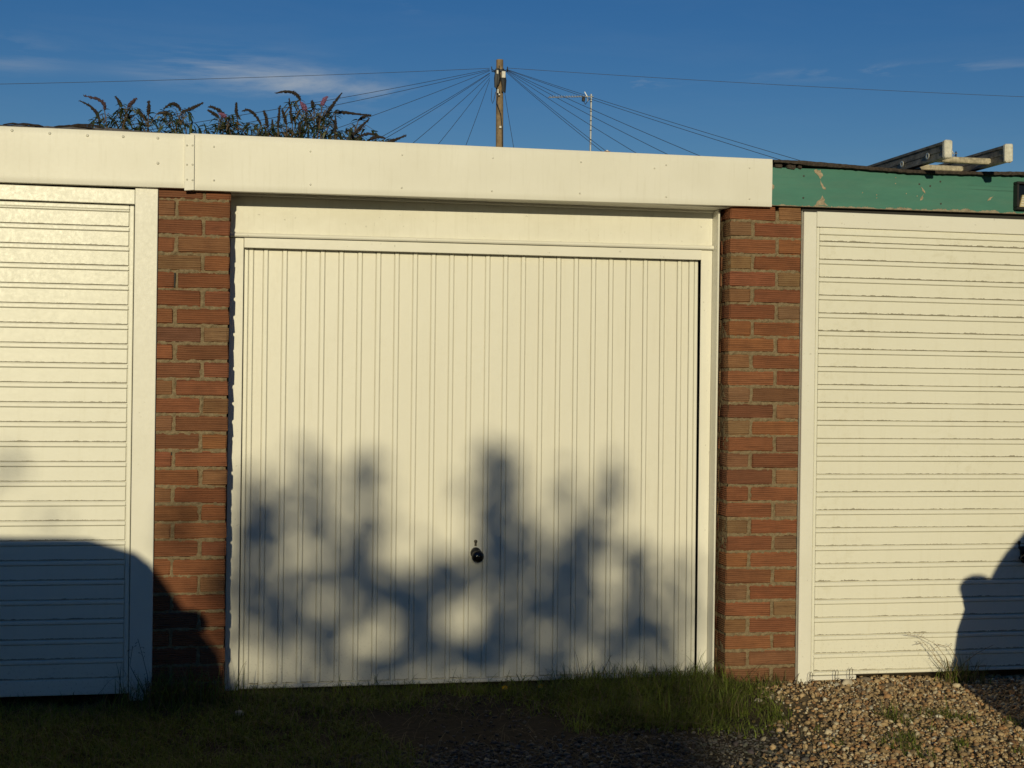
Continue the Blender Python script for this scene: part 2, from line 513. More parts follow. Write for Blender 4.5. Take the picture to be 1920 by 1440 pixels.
GZ = 0.03
def ground_height(x, y):
    x = np.atleast_1d(np.asarray(x, float)); y = np.atleast_1d(np.asarray(y, float))
    near = np.exp(-((x - 1.5) / 6.0) ** 2 - ((y + 1) / 4.0) ** 2)
    return GZ + near * (0.016 * vnoise(x, y, 1.3, 3.1) + 0.008 * vnoise(x, y, 5.0, 7.7)) - 0.035 * np.clip((-0.25 - y) / 0.9, 0, 1) * near
gx = lerp_axis(-700, 700, -1.4, 4.4, 0.045, 1)
gy = lerp_axis(-700, 700, -1.8, 0.2, 0.045, 1)
GXX, GYY = np.meshgrid(gx, gy)
gzz = ground_height(GXX.ravel(), GYY.ravel())
gv = np.column_stack([GXX.ravel(), GYY.ravel(), gzz])
nx, ny = len(gx), len(gy)
ii, jj = np.meshgrid(np.arange(nx - 1), np.arange(ny - 1))
a0 = (jj * nx + ii).ravel()
gt = np.concatenate([np.column_stack([a0, a0 + 1, a0 + nx + 1]), np.column_stack([a0, a0 + nx + 1, a0 + nx])])
def ground_material():
    m = Mat('trodden_earth', 0.95, 0.15)
    a = m.noise(3.0, 6, 0.7); b = m.noise(45.0, 5, 0.75); c2 = m.noise(220.0, 3, 0.7)
    c = m.ramp(b, 0.3, 0.75, (0.030, 0.024, 0.018), (0.085, 0.068, 0.048))
    c = m.mix(m.math('MULTIPLY', m.ramp(a, 0.4, 0.7), 0.4), c, (0.05, 0.048, 0.03))
    x = m.sep(m.pos())[0]
    g = m.math('ADD', x, m.math('MULTIPLY', m.noise(2.5, 4, 0.6), 0.9))
    c = m.mix(m.ramp(m.math('MULTIPLY', g, 0.2), 0.53, 0.60), c, m.ramp(b, 0.3, 0.75, (0.10, 0.075, 0.045), (0.26, 0.20, 0.12)))
    m.color(c)
    m.bump(m.math('ADD', b, m.math('MULTIPLY', c2, 0.5)), 0.8, 0.012)
    return m.m
M_ground = ground_material()
tag(link('ground', raw_mesh('ground', gv, gt, None, True), M_ground), 'dark trodden earth in front of the garages', None, None, 'structure')

# ------------------------------------------------------------------ the garage block behind the fronts
blk = empty('garage_block', (1.2, 2.6, 0))
tag(blk, 'row of flat roofed brick garages behind the doors', 'garage')
def inblk(o):
    o.parent = blk; o.location = Vector(o.location) - blk.location
    return o
for xa, xb in ((-0.34, 0.03), (2.31, 2.60), (-3.35, -3.05), (5.3, 5.6)):
    inblk(box('party_wall', xa, xb, 0.24, 5.1, 0.0, 2.19, M_mortar))
inblk(box('rear_wall', -3.35, 5.6, 5.1, 5.32, 0.0, 2.19, M_mortar))
inblk(box('interior_floor', -3.0, 5.3, 0.30, 5.0, 0.02, 0.04, M_void))
inblk(box('roof_deck', -3.4, 2.455, 0.0, 5.4, 2.20, 2.392, M_felt_grey))
inblk(box('roof_deck', 2.472, 5.7, 0.0, 5.4, 2.215, 2.372, M_felt_grey))

# ------------------------------------------------------------------ brick pillars
def brick_variants(w, n, h=0.0665, d=0.1025):
    out = []
    for k in range(n):
        bm = bmesh.new()
        box_bm(bm, 0, w, 0, d, 0, h, 0.0055, 0.0026)
        out.append(from_bm('brick', bm))
        out[-1].materials.append(M_brick)
    return out
BRICK = {'long': brick_variants(0.215, 5), 'short': brick_variants(0.1025, 5)}
BC = {'R': (0.345, 0.112, 0.054), 'D': (0.250, 0.092, 0.050), 'O': (0.400, 0.145, 0.060), 'T': (0.370, 0.190, 0.095),
      'B': (0.320, 0.205, 0.108), 'Y': (0.430, 0.290, 0.135), 'G': (0.180, 0.090, 0.058), 'N': (0.275, 0.135, 0.074)}
def put_brick(kind, x, y, z, c, parent, rz=0.0, sx=1.0):
    o = bpy.data.objects.new('brick', random.choice(BRICK[kind]))
    o.parent = parent
    px, py, pz = parent.location
    o.location = (x - px + random.uniform(-.0015, .0015), y - py + random.uniform(-.0022, .0022), z - pz + random.uniform(-.0012, .0012))
    o.rotation_euler = (0, random.uniform(-.006, .006), rz)
    o.scale = (sx, 1, 1)
    k = random.uniform(0.86, 1.10)
    b = tuple(v * .56 + w * .44 for v, w in zip(BC[c], (0.325, 0.125, 0.062)))
    o.color = (b[0] * k * .84 * random.uniform(.97, 1.03), b[1] * k * .90 * random.uniform(.97, 1.05), b[2] * k * .92 * random.uniform(.94, 1.06), 1)
    COL.objects.link(o)
    return o

GAUGE = 0.075
TOPJ = 2.134                                   # the first bed joint below the fascia
def mortar_core(parent, x0, x1, y0, y1, z0, z1, recess=(0.004, 0.004, 0.004), joints=(None, None)):
    """the rough mortar body: front, left and right skins wander in and out of the joints"""
    step = 0.006
    bm_v, bm_t = [], []
    def skin(n_u, n_v, fn):
        base = sum(len(v) for v in bm_v)
        u, v = np.meshgrid(np.linspace(0, 1, n_u), np.linspace(0, 1, n_v))
        bm_v.append(fn(u.ravel(), v.ravel()))
        i, j = np.meshgrid(np.arange(n_u - 1), np.arange(n_v - 1))
        a = (j * n_u + i).ravel() + base
        bm_t.append(np.concatenate([np.column_stack([a, a + 1, a + n_u + 1]), np.column_stack([a, a + n_u + 1, a + n_u])]))
    H = z1 - z0
    nv = int(H / step)
    def joint(xx, zz, o):
        ph = (zz - TOPJ) / GAUGE
        dz = np.abs(ph - np.round(ph)) * GAUGE
        row = np.ceil(-ph - 1e-9).astype(int)
        j = np.where(row % 2 == 0, o[0], o[1])
        d = np.minimum(dz, np.abs(xx - j)) if o[0] is not None else dz
        return np.exp(-(np.maximum(d - .004, 0) / .008) ** 2)
    def rough(p, q, s):
        return 0.0030 * vnoise(p, q, 55, s) + 0.0028 * vnoise(p, q, 18, s + 5) + 0.002 * vnoise(p, q, 130, s + 9)
    skin(int((x1 - x0) / step), nv, lambda u, v: np.column_stack([x0 + recess[1] + u * (x1 - x0 - recess[1] - recess[2]), y0 + .011 - joint(x0 + u * (x1 - x0), z0 + v * H, joints) * (.011 - recess[0] + 2.6 * rough(x0 + u * (x1 - x0), z0 + v * H, x0)), z0 + v * H]))
    skin(int((y1 - y0) / step), nv, lambda u, v: np.column_stack([x0 + recess[1] - rough(y0 + u * (y1 - y0), z0 + v * H, x0 + 3), y1 - recess[0] - u * (y1 - y0 - recess[0]) + recess[0] * 1, z0 + v * H]))
    skin(int((y1 - y0) / step), nv, lambda u, v: np.column_stack([x1 - recess[2] + rough(y0 + u * (y1 - y0), z0 + v * H, x0 + 6), y0 + recess[0] + u * (y1 - y0 - recess[0]), z0 + v * H]))
    V = np.concatenate(bm_v); T = np.concatenate(bm_t)
    V = V - np.array(parent.location)
    o = link('mortar', raw_mesh('mortar', V, T, None, True), M_mortar, parent)
    box('mortar_top', x0 + .01 - parent.location.x, x1 - .01 - parent.location.x, y0 + .012 - parent.location.y, y1 - parent.location.y, z1 - .03, z1, M_mortar, o)
    return o

left_pillar = tag(empty('brick_pillar', (-0.09, 0.10, 0)), 'red brick pillar half in a car-shaped shadow, under the fascia joint strap', 'brick pillar', 'brick pillars between the garage doors')
mortar_core(left_pillar, -0.268, 0.0565, 0.0, 0.24, 0.0, 2.172, (0.003, 0.004, 0.0045), (-0.0505, -0.163))
LC = ['DR', 'TD', 'DR', 'RN', 'BO', 'RR', 'RR', 'OR', 'GB', 'RD', 'DR', 'TR', 'RT', 'TD', 'DO', 'RR', 'RT', 'TR', 'OO', 'TO', 'RR', 'OR', 'RT', 'RR', 'GR', 'RR', 'RD', 'DR', 'RR']
for i, cc in enumerate(LC):
    z = TOPJ + 0.005 - GAUGE * i
    if i == 0: pass
    if i % 2 == 0:
        put_brick('long', -0.272, 0, z, cc[0], left_pillar)
        put_brick('short', -0.0455, 0, z, cc[1], left_pillar)
        put_brick('short', 0.0575, 0.113, z, random.choice('RTND'), left_pillar, math.pi / 2)
    else:
        put_brick('short', -0.272, 0, z, cc[0], left_pillar)
        put_brick('long', -0.158, 0, z, cc[1], left_pillar)
        put_brick('short', 0.0575, 0.1125, z, random.choice('RTND'), left_pillar, math.pi / 2)

# black boxes on the face draw the shade inside raked-out joints
box('joint_shade_slot', -0.1695 + .09, -0.1635 + .09, -0.1035, -0.09, 1.768, 1.828, M_void, left_pillar, 0.0, 0.001)
box('joint_shade_slot', -0.173 + .09, -0.169 + .09, -0.1035, -0.09, 1.065, 1.078, M_void, left_pillar, 0.0, 0.0008)
right_pillar = tag(empty('brick_pillar', (2.45, 0.10, 0)), 'sunlit brick pillar with buff headers between vertically and horizontally ribbed doors', 'brick pillar', 'brick pillars between the garage doors')
mortar_core(right_pillar, 2.279, 2.622, 0.0, 0.26, 0.0, 2.186, (0.003, 0.003, 0.004), (2.505, 2.388))
RC = ['RT', 'BR', 'RO', 'YR', 'RY', 'TR', 'RB', 'OR', 'OO', 'TR', 'OR', 'BN', 'DT', 'BO', 'RN', 'TD', 'DT', 'OR', 'RB', 'BR', 'RB', 'OR', 'DO', 'BR', 'RB', 'TR', 'OO', 'NN', 'NN']
for i, cc in enumerate(RC):
    z = TOPJ + 0.006 - GAUGE * i
    if i % 2 == 0:
        put_brick('long', 2.279, 0, z, cc[0], right_pillar, 0, 1.02)
        put_brick('short', 2.5125, 0, z, cc[1], right_pillar, 0, 1.06)
        for yy in (0.216, 0.330):
            put_brick('short', 2.279, yy, z, random.choice('NTBD'), right_pillar, -math.pi / 2)
    else:
        put_brick('short', 2.279, 0, z, cc[0], right_pillar)
        put_brick('long', 2.395, 0, z, cc[1], right_pillar, 0, 1.05)
        put_brick('long', 2.279, 0.330, z, random.choice('NDNB'), right_pillar, -math.pi / 2)

# ------------------------------------------------------------------ white metal fascias
def fascia(name, label, poly, y, rivets, rr=0.0042):
    x = sum(p[0] for p in poly) / 4
    t = tag(empty(name, (x, y, poly[0][1])), label, 'fascia', 'white metal fascias over the garages')
    P = [(a - x, b - poly[0][1]) for a, b in poly]
    (xa, zb), (xb, zb2), (xc, zt2), (xd, zt) = P
    # folded sheet: rounded lower arris returning under to the soffit, faint swelling across the face
    bm = bmesh.new()
    nseg = 60
    rings = []
    for k in range(nseg + 1):
        u = k / nseg
        X = xa + (xb - xa) * u
        lo = zb + (zb2 - zb) * u; hi = zt + (zt2 - zt) * u
        wob = 0.0012 * math.sin(u * 9.0 + 1.0) + 0.0008 * math.sin(u * 23)
        prof = [(0.034, lo + 0.0005), (0.004, lo), (0.0012, lo + 0.0008), (0.0, lo + 0.003)]
        for j in range(1, 8):
            f = j / 8
            prof.append((0.0009 * math.sin(f * math.pi * 2) + wob * math.sin(f * math.pi), lo + 0.003 + (hi - lo - 0.006) * f))
        prof += [(0.0, hi - 0.003), (0.0012, hi - 0.0008), (0.004, hi), (0.034, hi)]
        rings.append([bm.verts.new((X, p[0], p[1])) for p in prof])
    for k in range(nseg):
        for j in range(len(rings[0]) - 1):
            bm.faces.new((rings[k][j], rings[k][j + 1], rings[k + 1][j + 1], rings[k + 1][j]))
    bm.faces.new(rings[0]); bm.faces.new(rings[-1][::-1])
    bmesh.ops.recalc_face_normals(bm, faces=bm.faces[:])
    pan = link('fascia_sheet', from_bm('fascia_sheet', bm, True), M_fascia, t)
    bmr = bmesh.new()
    lathe_bm(bmr, [(rr, 0.002), (rr, -0.0012), (rr * .75, -0.003), (rr * .3, -0.0036)], (0, 0, 0), 'y', 10)
    rm = from_bm('rivet', bmr, True); rm.materials.append(M_rivet)
    for rx, rz in rivets:
        link('rivet', rm, None, pan, (rx - x, -0.0005, rz - poly[0][1]))
    return t
FAS_L = fascia('fascia', 'short length of white metal fascia above the left garage door',
               [(-3.4, 2.160), (-0.1125, 2.178), (-0.1125, 2.4045), (-3.4, 2.392)], -0.035,
               [(-0.818, 2.3855), (-0.671, 2.3806), (-0.5225, 2.379), (-0.3806, 2.3814), (-0.2416, 2.3814), (-0.2402, 2.2775)], 0.006)
FAS_C = fascia('fascia', 'long white metal fascia with rivets above the middle garage door',
               [(-0.1105, 2.171), (2.461, 2.1985), (2.4585, 2.4155), (-0.1105, 2.4085)], -0.036,
               [(-0.0139, 2.3566), (-0.0121, 2.2163), (0.3864, 2.3548), (0.3883, 2.2149), (0.7769, 2.3577), (0.7765, 2.2171), (1.1729, 2.3617), (1.1701, 2.2191),
                (1.5672, 2.3618), (1.5643, 2.2244), (1.9593, 2.366), (1.9613, 2.2247), (2.3512, 2.3699), (2.3532, 2.2305), (1.905, 2.349)])
strap = tag(empty('joint_strap', (-0.111, -0.04, 2.165)), 'narrow riveted metal strap covering the joint between two white fascias', 'strap')
sp_ = prism('strap_plate', [(-0.021, 0.002), (0.019, 0.006), (0.018, 0.238), (-0.022, 0.236)], -0.0035, 0.0075, M_fascia, strap, 0.0022)
strap.location.y = -0.0435
bmr = bmesh.new()
lathe_bm(bmr, [(0.0042, 0.002), (0.0042, -0.0015), (0.003, -0.003), (0.001, -0.0035)], (0, 0, 0), 'y', 10)
rvm = from_bm('rivet', bmr, True); rvm.materials.append(M_rivet)
for rx, rz in ((-0.1236, 2.3551), (-0.1008, 2.3562), (-0.1225, 2.2753), (-0.0998, 2.2763), (-0.1217, 2.2133), (-0.099, 2.212)):
    link('rivet', rvm, None, sp_, (rx + 0.111, -0.0038, rz - 2.165))
# soffit board behind the middle fascia, over the recessed door
soff = tag(box('soffit_board', 0.0605, 2.275, 0.002, 0.30, 2.1935, 2.199, M_frame), 'narrow painted soffit board over the recessed middle door', 'soffit')
bead_sf = tube('cover_bead', [(0.06, 0.142, 2.1865), (2.27, 0.142, 2.1905)], 0.008, M_frame, None, 10)
bead_sf.parent = soff

# ------------------------------------------------------------------ doors with pressed panels
def panel_mesh(name, w, h, c=0.0022):
    me = box_mesh(name, 0, w, 0, 0.010, 0, h, c)
    return me
class Door:
    def __init__(self, label, mat, rib, x0, y, z0, w, h, tilt=0.0):
        self.rib = rib
        self.t = tag(empty('garage_door', (x0, y, z0), (tilt, 0, 0)), label, 'garage door', 'up-and-over garage doors')
        self.m = mat; self.w = w; self.h = h
        box('back_sheet', 0.004, w - 0.004, 0.013, 0.024, 0.004, h - 0.004, mat, self.t)
        self.cache = {}
    def piece(self, name, x0, x1, z0, z1, y0=0.0, c=0.0028, th=0.0128):
        key = (name, round(x1 - x0, 4), round(z1 - z0, 4), round(y0, 4))
        if key not in self.cache:
            me = box_mesh(name, 0, x1 - x0, 0, th - y0, 0, z1 - z0, c)
            me.materials.append(self.m if name == 'panel' else self.rib); self.cache[key] = me
        return link(name, self.cache[key], None, self.t, (x0, y0, z0))

# middle door: upright ribs
W_, H_ = 2.066, 1.945
mid = Door('white garage door with vertical ribs and black knob, dappled by tree shadow', M_door_mid, M_rib_mid, 0.1225, 0.150, 0.045, W_, H_, -math.atan(0.026 / 1.9))
mid.piece('bottom_rail', 0.0, W_, 0.0, 0.0165)
mid.piece('top_rail', 0.0, W_, H_ - 0.024, H_)
mid.piece('stile', 0.0, 0.0165, 0.0172, H_ - 0.0247)
mid.piece('stile', W_ - 0.0165, W_, 0.0172, H_ - 0.0247)
zlo, zhi = 0.0172, H_ - 0.0247
edges = [(0.0185, 0.0385)]
for k in range(24):
    edges.append((0.0820 + 0.08196 * k, 0.1012 + 0.08196 * k))
edges.append((2.0235, 2.0475))
for a, b in edges:
    mid.piece('rib', a, b, zlo, zhi, 0.0, 0.003)
for (a, b), (c_, d_) in zip(edges[:-1], edges[1:]):
    mid.piece('panel', b + 0.0022, c_ - 0.0022, zlo + 0.004, zhi - 0.002, 0.0042, 0.0018)
kn = empty('knob', (1.0365, 0, 0.566)); kn.parent = mid.t
bm = bmesh.new()
lathe_bm(bm, [(0.012, 0.004), (0.012, -0.010), (0.018, -0.016), (0.0255, -0.026), (0.0280, -0.036), (0.0262, -0.045), (0.020, -0.052), (0.010, -0.0555), (0.002, -0.0565)], (0, 0, 0), 'y', 28)
link('grip', from_bm('grip', bm, True), M_black_gloss, kn)
bm = bmesh.new()
g = bmesh.ops.create_uvsphere(bm, u_segments=24, v_segments=12, radius=1.0)
for v in bm.verts:
    v.co = Vector((v.co.x * 0.0240 - 0.003, v.co.y * 0.030 - 0.004, v.co.z * 0.026 + 0.012))
link('rose', from_bm('rose', bm, True), M_black_matt, kn)
lk = empty('lock', (1.033, 0.0, 0.6255)); lk.parent = mid.t
lathe('escutcheon', [(0.0078, 0.006), (0.0078, -0.0008), (0.006, -0.0022), (0.002, -0.0024)], (0, 0, 0.004), 'y', M_dark_steel, lk, 16)
box('slot_plate', -0.0048, 0.0048, -0.0008, 0.006, -0.0165, -0.003, M_dark_steel, lk, 0.001)
box('key_slot', -0.001, 0.001, -0.0034, 0.002, -0.001, 0.0085, M_black_matt, lk)

# left door: level ribs, right end in view
LW, LH = 2.14, 2.025
lx0 = -0.334 - LW
left = Door('white garage door with horizontal ribs, its lower half in deep shadow', M_door_left, M_rib_left, lx0, -0.010, 0.075, LW, LH)
left.piece('stile', LW - 0.018, LW, 0.0, LH)
left.piece('stile', 0.0, 0.018, 0.0, LH)
left.piece('top_rail', 0.0187, LW - 0.0187, LH - 0.017, LH)
left.piece('bottom_rail', 0.0187, LW - 0.0187, 0.0, 0.066)
z = 0.066
PIT = 0.0813
zb = [0.066 + PIT * k for k in range(24)]       # panel bottoms
for k, b in enumerate(zb):
    top = b + PIT - 0.0178
    left.piece('panel', 0.0187 + 0.0022, LW - 0.0187 - 0.0022, b + 0.0030, top - 0.0018, 0.0042, 0.0018)
    if k < 23: left.piece('rib', 0.0187, LW - 0.0187, top, b + PIT, 0.0, 0.003)
    else: left.piece('rib', 0.0187, LW - 0.0187, top, LH - 0.0177, 0.0, 0.003)

# right door
RW, RH = 2.14, 2.0505
rx0 = 2.690
right = Door('grimy white garage door with horizontal ribs above the gravel', M_door_right, M_rib_right, rx0, -0.015, 0.066, RW, RH)
right.piece('stile', 0.0, 0.014, 0.0, RH)
right.piece('stile', RW - 0.014, RW, 0.0, RH)
right.piece('bottom_rail', 0.0147, RW - 0.0147, 0.0, 0.0145)
PIT2 = 0.0821
for k in range(25):
    b = 0.0145 + PIT2 * k
    top = min(b + PIT2 - 0.0185, 1.997) if k == 24 else b + PIT2 - 0.0185
    if k == 24: top = b + 0.034
    right.piece('panel', 0.0147 + 0.002, RW - 0.0147 - 0.002, b + 0.0034, top - 0.0018, 0.0042, 0.0018)
    right.piece('rib', 0.0147, RW - 0.0147, top, b + PIT2 if k < 24 else RH, 0.0, 0.003)
hd = empty('handle', (1.075, 0.0, 0.548)); hd.parent = right.t
prism('back_plate', [(-0.040, 0.034), (0.04, 0.034), (0.040, 0.026), (0.030, 0.016), (0.026, -0.030), (0.018, -0.045), (-0.018, -0.045), (-0.026, -0.030), (-0.030, 0.016), (-0.040, 0.026)], -0.009, 0.004, M_black_matt, hd, 0.002)
prism('grip', [(-0.018, 0.012), (0.018, 0.012), (0.055, -0.012), (0.055, -0.026), (-0.055, -0.026), (-0.055, -0.012)], -0.050, -0.026, M_black_gloss, hd, 0.005)
lathe('stem', [(0.011, 0.0), (0.011, -0.035)], (0, 0, -0.008), 'y', M_black_matt, hd, 14)
lk2 = empty('lock', (1.041, 0.0, 0.596)); lk2.parent = right.t
lathe('escutcheon', [(0.0074, 0.006), (0.0074, -0.0008), (0.006, -0.0022), (0.002, -0.0024)], (0, 0, 0.004), 'y', M_dark_steel, lk2, 16)
box('slot_plate', -0.0045, 0.0045, -0.0008, 0.006, -0.018, -0.003, M_dark_steel, lk2, 0.001)

# ------------------------------------------------------------------ door frames
def frame(label, loc):
    return tag(empty('door_frame', loc), label, 'door frame', 'white door frames')
def fbox(name, par, x0, x1, y0, y1, z0, z1, mat=M_frame, c=0.002):
    L_ = par.location
    return box(name, x0 - L_.x, x1 - L_.x, y0 - L_.y, y1 - L_.y, z0 - L_.z, z1 - L_.z, mat, par, c)
fm = frame('white timber frame and deep header around the vertically ribbed door', (1.16, 0.2, 0.03))
prism('header_board', [(.060 - 1.16, 1.9865), (2.2465 - 1.16, 2.0000), (2.2465 - 1.16, 2.160), (.060 - 1.16, 2.156)], -.050, -.028, M_header, fm, .0015)
bd = tube('header_bead', [(0.060 - 1.16, 0.136 - 0.2, 2.0085 - 0.03), (2.2465 - 1.16, 0.136 - 0.2, 2.0215 - 0.03)], 0.0095, M_frame, fm, 12)
prism('top_rail', [(.1195 - 1.16, 1.9255), (2.1925 - 1.16, 1.9350), (2.1925 - 1.16, 1.9800), (.1195 - 1.16, 1.9672)], -.060, -.040, M_frame, fm, .0015)
fbox('jamb', fm, 0.0600, 0.1180, 0.150, 0.235, 0.040, 1.9975)
prism('jamb', [(2.1985 - 1.16, .005), (2.2465 - 1.16, .005), (2.2465 - 1.16, 1.982), (2.1930 - 1.16, 1.982)], -.051, -.044, M_frame, fm, .0015)
fbox('jamb_back', fm, 2.2200, 2.2465, 0.157, 0.290, 0.035, 2.0030, M_void)  # coloured dark to give the shadowed gap beside the door leaf
fbox('post_edge', fm, 2.2475, 2.2560, 0.076, 0.290, 0.040, 2.1900)
fl = frame('white frame around the shadowed door beside the left pillar', (-1.4, 0.0, 0.05))
fbox('jamb', fl, -0.3305, -0.2385, -0.018, 0.09, 0.045, 2.1725)
fbox('jamb', fl, lx0 - 0.092, lx0 - 0.004, -0.018, 0.09, 0.045, 2.1660)
fbox('head', fl, lx0 - 0.003, -0.3315, -0.019, 0.09, 2.1060, 2.1665, M_rib_left)
fr = frame('white frame around the grimy door beside the sunlit pillar', (3.7, 0.0, 0.04))
fbox('jamb', fr, 2.6235, 2.6860, -0.022, 0.09, 0.030, 2.1845)
fbox('jamb', fr, rx0 + RW + 0.004, rx0 + RW + 0.07, -0.022, 0.09, 0.030, 2.1845)
fbox('head', fr, 2.6868, rx0 + RW + 0.003, -0.023, 0.09, 2.1175, 2.1880)
fbox('sill_strip', fr, 2.6868, 2.9100, -0.021, 0.06, 0.044, 0.0635)
fbox('bedding_strip', fr, 2.6195, 2.6230, -0.004, 0.06, 0.04, 2.19, M_sealant, 0.0)

# ------------------------------------------------------------------ green board fascia with torn felt
gf = tag(empty('green_fascia', (3.6, -0.02, 2.2)), 'weathered green painted timber fascia with peeling patches and torn felt', 'fascia')
prism('board', [(2.4635 - 3.6, 0.0065), (5.7 - 3.6, 0.026), (5.7 - 3.6, 0.218), (2.4635 - 3.6, 0.180)], -0.002, 0.018, M_green, gf, 0.0015)
bm = bmesh.new()
lathe_bm(bm, [(0.0045, 0.001), (0.0045, -0.001), (0.003, -0.0018)], (0, 0, 0), 'y', 9)
nm = from_bm('nail_head', bm, True); nm.materials.append(M_rivet_dark)
for x, z in ((2.6186, 2.3469), (2.6175, 2.2472), (3.2957, 2.3494), (3.2999, 2.2466), (3.19, 2.333), (3.245, 2.327), (4.0, 2.35), (4.0, 2.25)):
    link('nail_head', nm, None, gf, (x - 3.6, -0.0025, z - 2.2))
def patch(pts):
    P = []
    n = len(pts)
    for i in range(n):
        a = Vector(pts[i]); b = Vector(pts[(i + 1) % n])
        P.append(a)
        for f in (0.33, 0.67):
            q = a.lerp(b, f); l_ = (b - a).length
            P.append(q + Vector((random.uniform(-.12, .12) * l_, random.uniform(-.12, .12) * l_)))
    return prism('bare_patch', [(p.x - 3.6, p.y - 2.2) for p in P], -0.0036, -0.001, M_bare_wood, gf)
patch([(2.668, 2.376), (2.700, 2.378), (2.712, 2.352), (2.699, 2.335), (2.690, 2.350)])
patch([(2.699, 2.332), (2.712, 2.312), (2.727, 2.289), (2.718, 2.289), (2.702, 2.310)])
patch([(2.677, 2.213), (2.710, 2.262), (2.722, 2.244), (2.720, 2.232), (2.738, 2.213)])
patch([(3.199, 2.322), (3.217, 2.303), (3.220, 2.290), (3.206, 2.302)])
patch([(3.213, 2.288), (3.206, 2.262), (3.195, 2.256), (3.203, 2.277)])
patch([(3.536, 2.268), (3.552, 2.274), (3.569, 2.294), (3.550, 2.286)])
patch([(2.466, 2.306), (2.476, 2.298), (2.476, 2.286), (2.466, 2.276)])
for _ in range(7):
    x, z = random.uniform(2.75, 3.65), random.uniform(2.24, 2.36)
    patch([(x, z), (x + .004, z + .003), (x + .006, z - .001), (x + .002, z - .003)])

def felt_strip(name, xs, zlow, zhigh, y0, y1, mat, parent, jag=0.004):
    """a ragged edge of felt hanging over the board"""
    bm = bmesh.new()
    fr_, bk = [], []
    for i, x in enumerate(xs):
        lo = zlow(x) + random.uniform(-jag, jag); hi = zhigh(x) + random.uniform(-jag, jag) * 0.4
        yy = y0 + random.uniform(-jag, jag)
        fr_.append([bm.verts.new((x, yy, lo)), bm.verts.new((x, yy - .001, (lo + hi) / 2)), bm.verts.new((x, yy + .003, hi))])
        bk.append([bm.verts.new((x, y1, lo + .003)), bm.verts.new((x, y1, hi + 0.004))])
    for i in range(len(xs) - 1):
        A, B, a, b = fr_[i], fr_[i + 1], bk[i], bk[i + 1]
        bm.faces.new((A[0], B[0], B[1], A[1])); bm.faces.new((A[1], B[1], B[2], A[2]))
        bm.faces.new((A[2], B[2], b[1], a[1])); bm.faces.new((a[0], b[0], B[0], A[0]))
    bmesh.ops.recalc_face_normals(bm, faces=bm.faces[:])
    return link(name, from_bm(name, bm), mat, parent)
def pl(pts):
    X = [p[0] for p in pts]; Z = [p[1] for p in pts]
    return lambda x: float(np.interp(x, X, Z))
fx, fy, fz = 3.6, -0.02, 2.2
top_lo = pl([(2.465, 2.399), (2.56, 2.397), (2.62, 2.393), (2.75, 2.390), (2.95, 2.384), (3.15, 2.379), (3.4, 2.384), (3.75, 2.394), (5.7, 2.42)])
top_hi = pl([(2.465, 2.411), (2.6, 2.413), (2.75, 2.408), (2.95, 2.400), (3.15, 2.394), (3.4, 2.398), (3.75, 2.412), (5.7, 2.44)])
xs = [2.462 + 0.014 * k for k in range(90)] + [3.74 + 0.1 * k for k in range(20)]
felt_strip('felt_edge', [x - fx for x in xs], lambda x: top_lo(x + fx) - fz, lambda x: top_hi(x + fx) - fz, -0.050 - fy, 0.25, M_felt, gf, 0.0018)
xs = [2.625 + 0.012 * k for k in range(95)] + [3.77 + 0.1 * k for k in range(19)]
felt_strip('gap_shade_strip', [x - fx for x in xs], lambda x: 2.1885 - fz + 0.006 * max(-.4, mnoise.noise(Vector((x * 9, 3, 1)))) + 0.002 * mnoise.noise(Vector((x * 60, 1, 1))), lambda x: 2.212 - fz + 0.0075 * (x + fx - 2.63), 0.012 - fy, 0.06, M_void, gf, 0.0003)  # dark strip standing in for the shaded gap under the board
bm = bmesh.new()
for xa, xb, za in ((2.478, 2.512, 2.380), (2.535, 2.575, 2.380), (2.590, 2.606, 2.380)):
    box_bm(bm, xa - fx, xb - fx, -0.012, 0.03, za - fz - .004, za - fz + random.uniform(.012, .02), 0.004, 0.003)
link('felt_scrap', from_bm('felt_scrap', bm), M_felt, gf)
# left roof: felt standing above the white fascia with leaf litter on it
lf = tag(empty('roof_felt', (-1.2, 0.02, 2.39)), 'ragged grey roof felt showing above the left white fascia', 'roof felt')
l_hi = pl([(-3.4, 2.41), (-0.86, 2.4145), (-0.60, 2.4195), (-0.45, 2.423), (-0.30, 2.4155), (-0.20, 2.4125), (-0.14, 2.4055)])
xs = [-3.4 + 0.25 * k for k in range(10)] + [-0.9 + 0.012 * k for k in range(64)]
felt_strip('felt_edge', [x + 1.2 for x in xs], lambda x: 0.004, lambda x: l_hi(x - 1.2) - 2.39, -0.010, 0.3, M_felt_grey, lf, 0.003)
for xa, xb, zz in ((-0.66, -0.50, 2.4165), (-0.60, -0.46, 2.4225), (-0.86, -0.70, 2.4145)):
    bm = bmesh.new()
    P = [((xa + (xb - xa) * k / 8) + 1.2, -0.015 + random.uniform(-.01, .01), zz - 2.39 + 0.006 * math.sin(math.pi * k / 8) + random.uniform(-.001, .001)) for k in range(9)]
    tube_bm(bm, P, [0.001] + [0.0045 + random.uniform(-.0015, .0015) for _ in range(7)] + [0.001], 5)
    link('fallen_leaf', from_bm('fallen_leaf', bm), M_spent, lf)

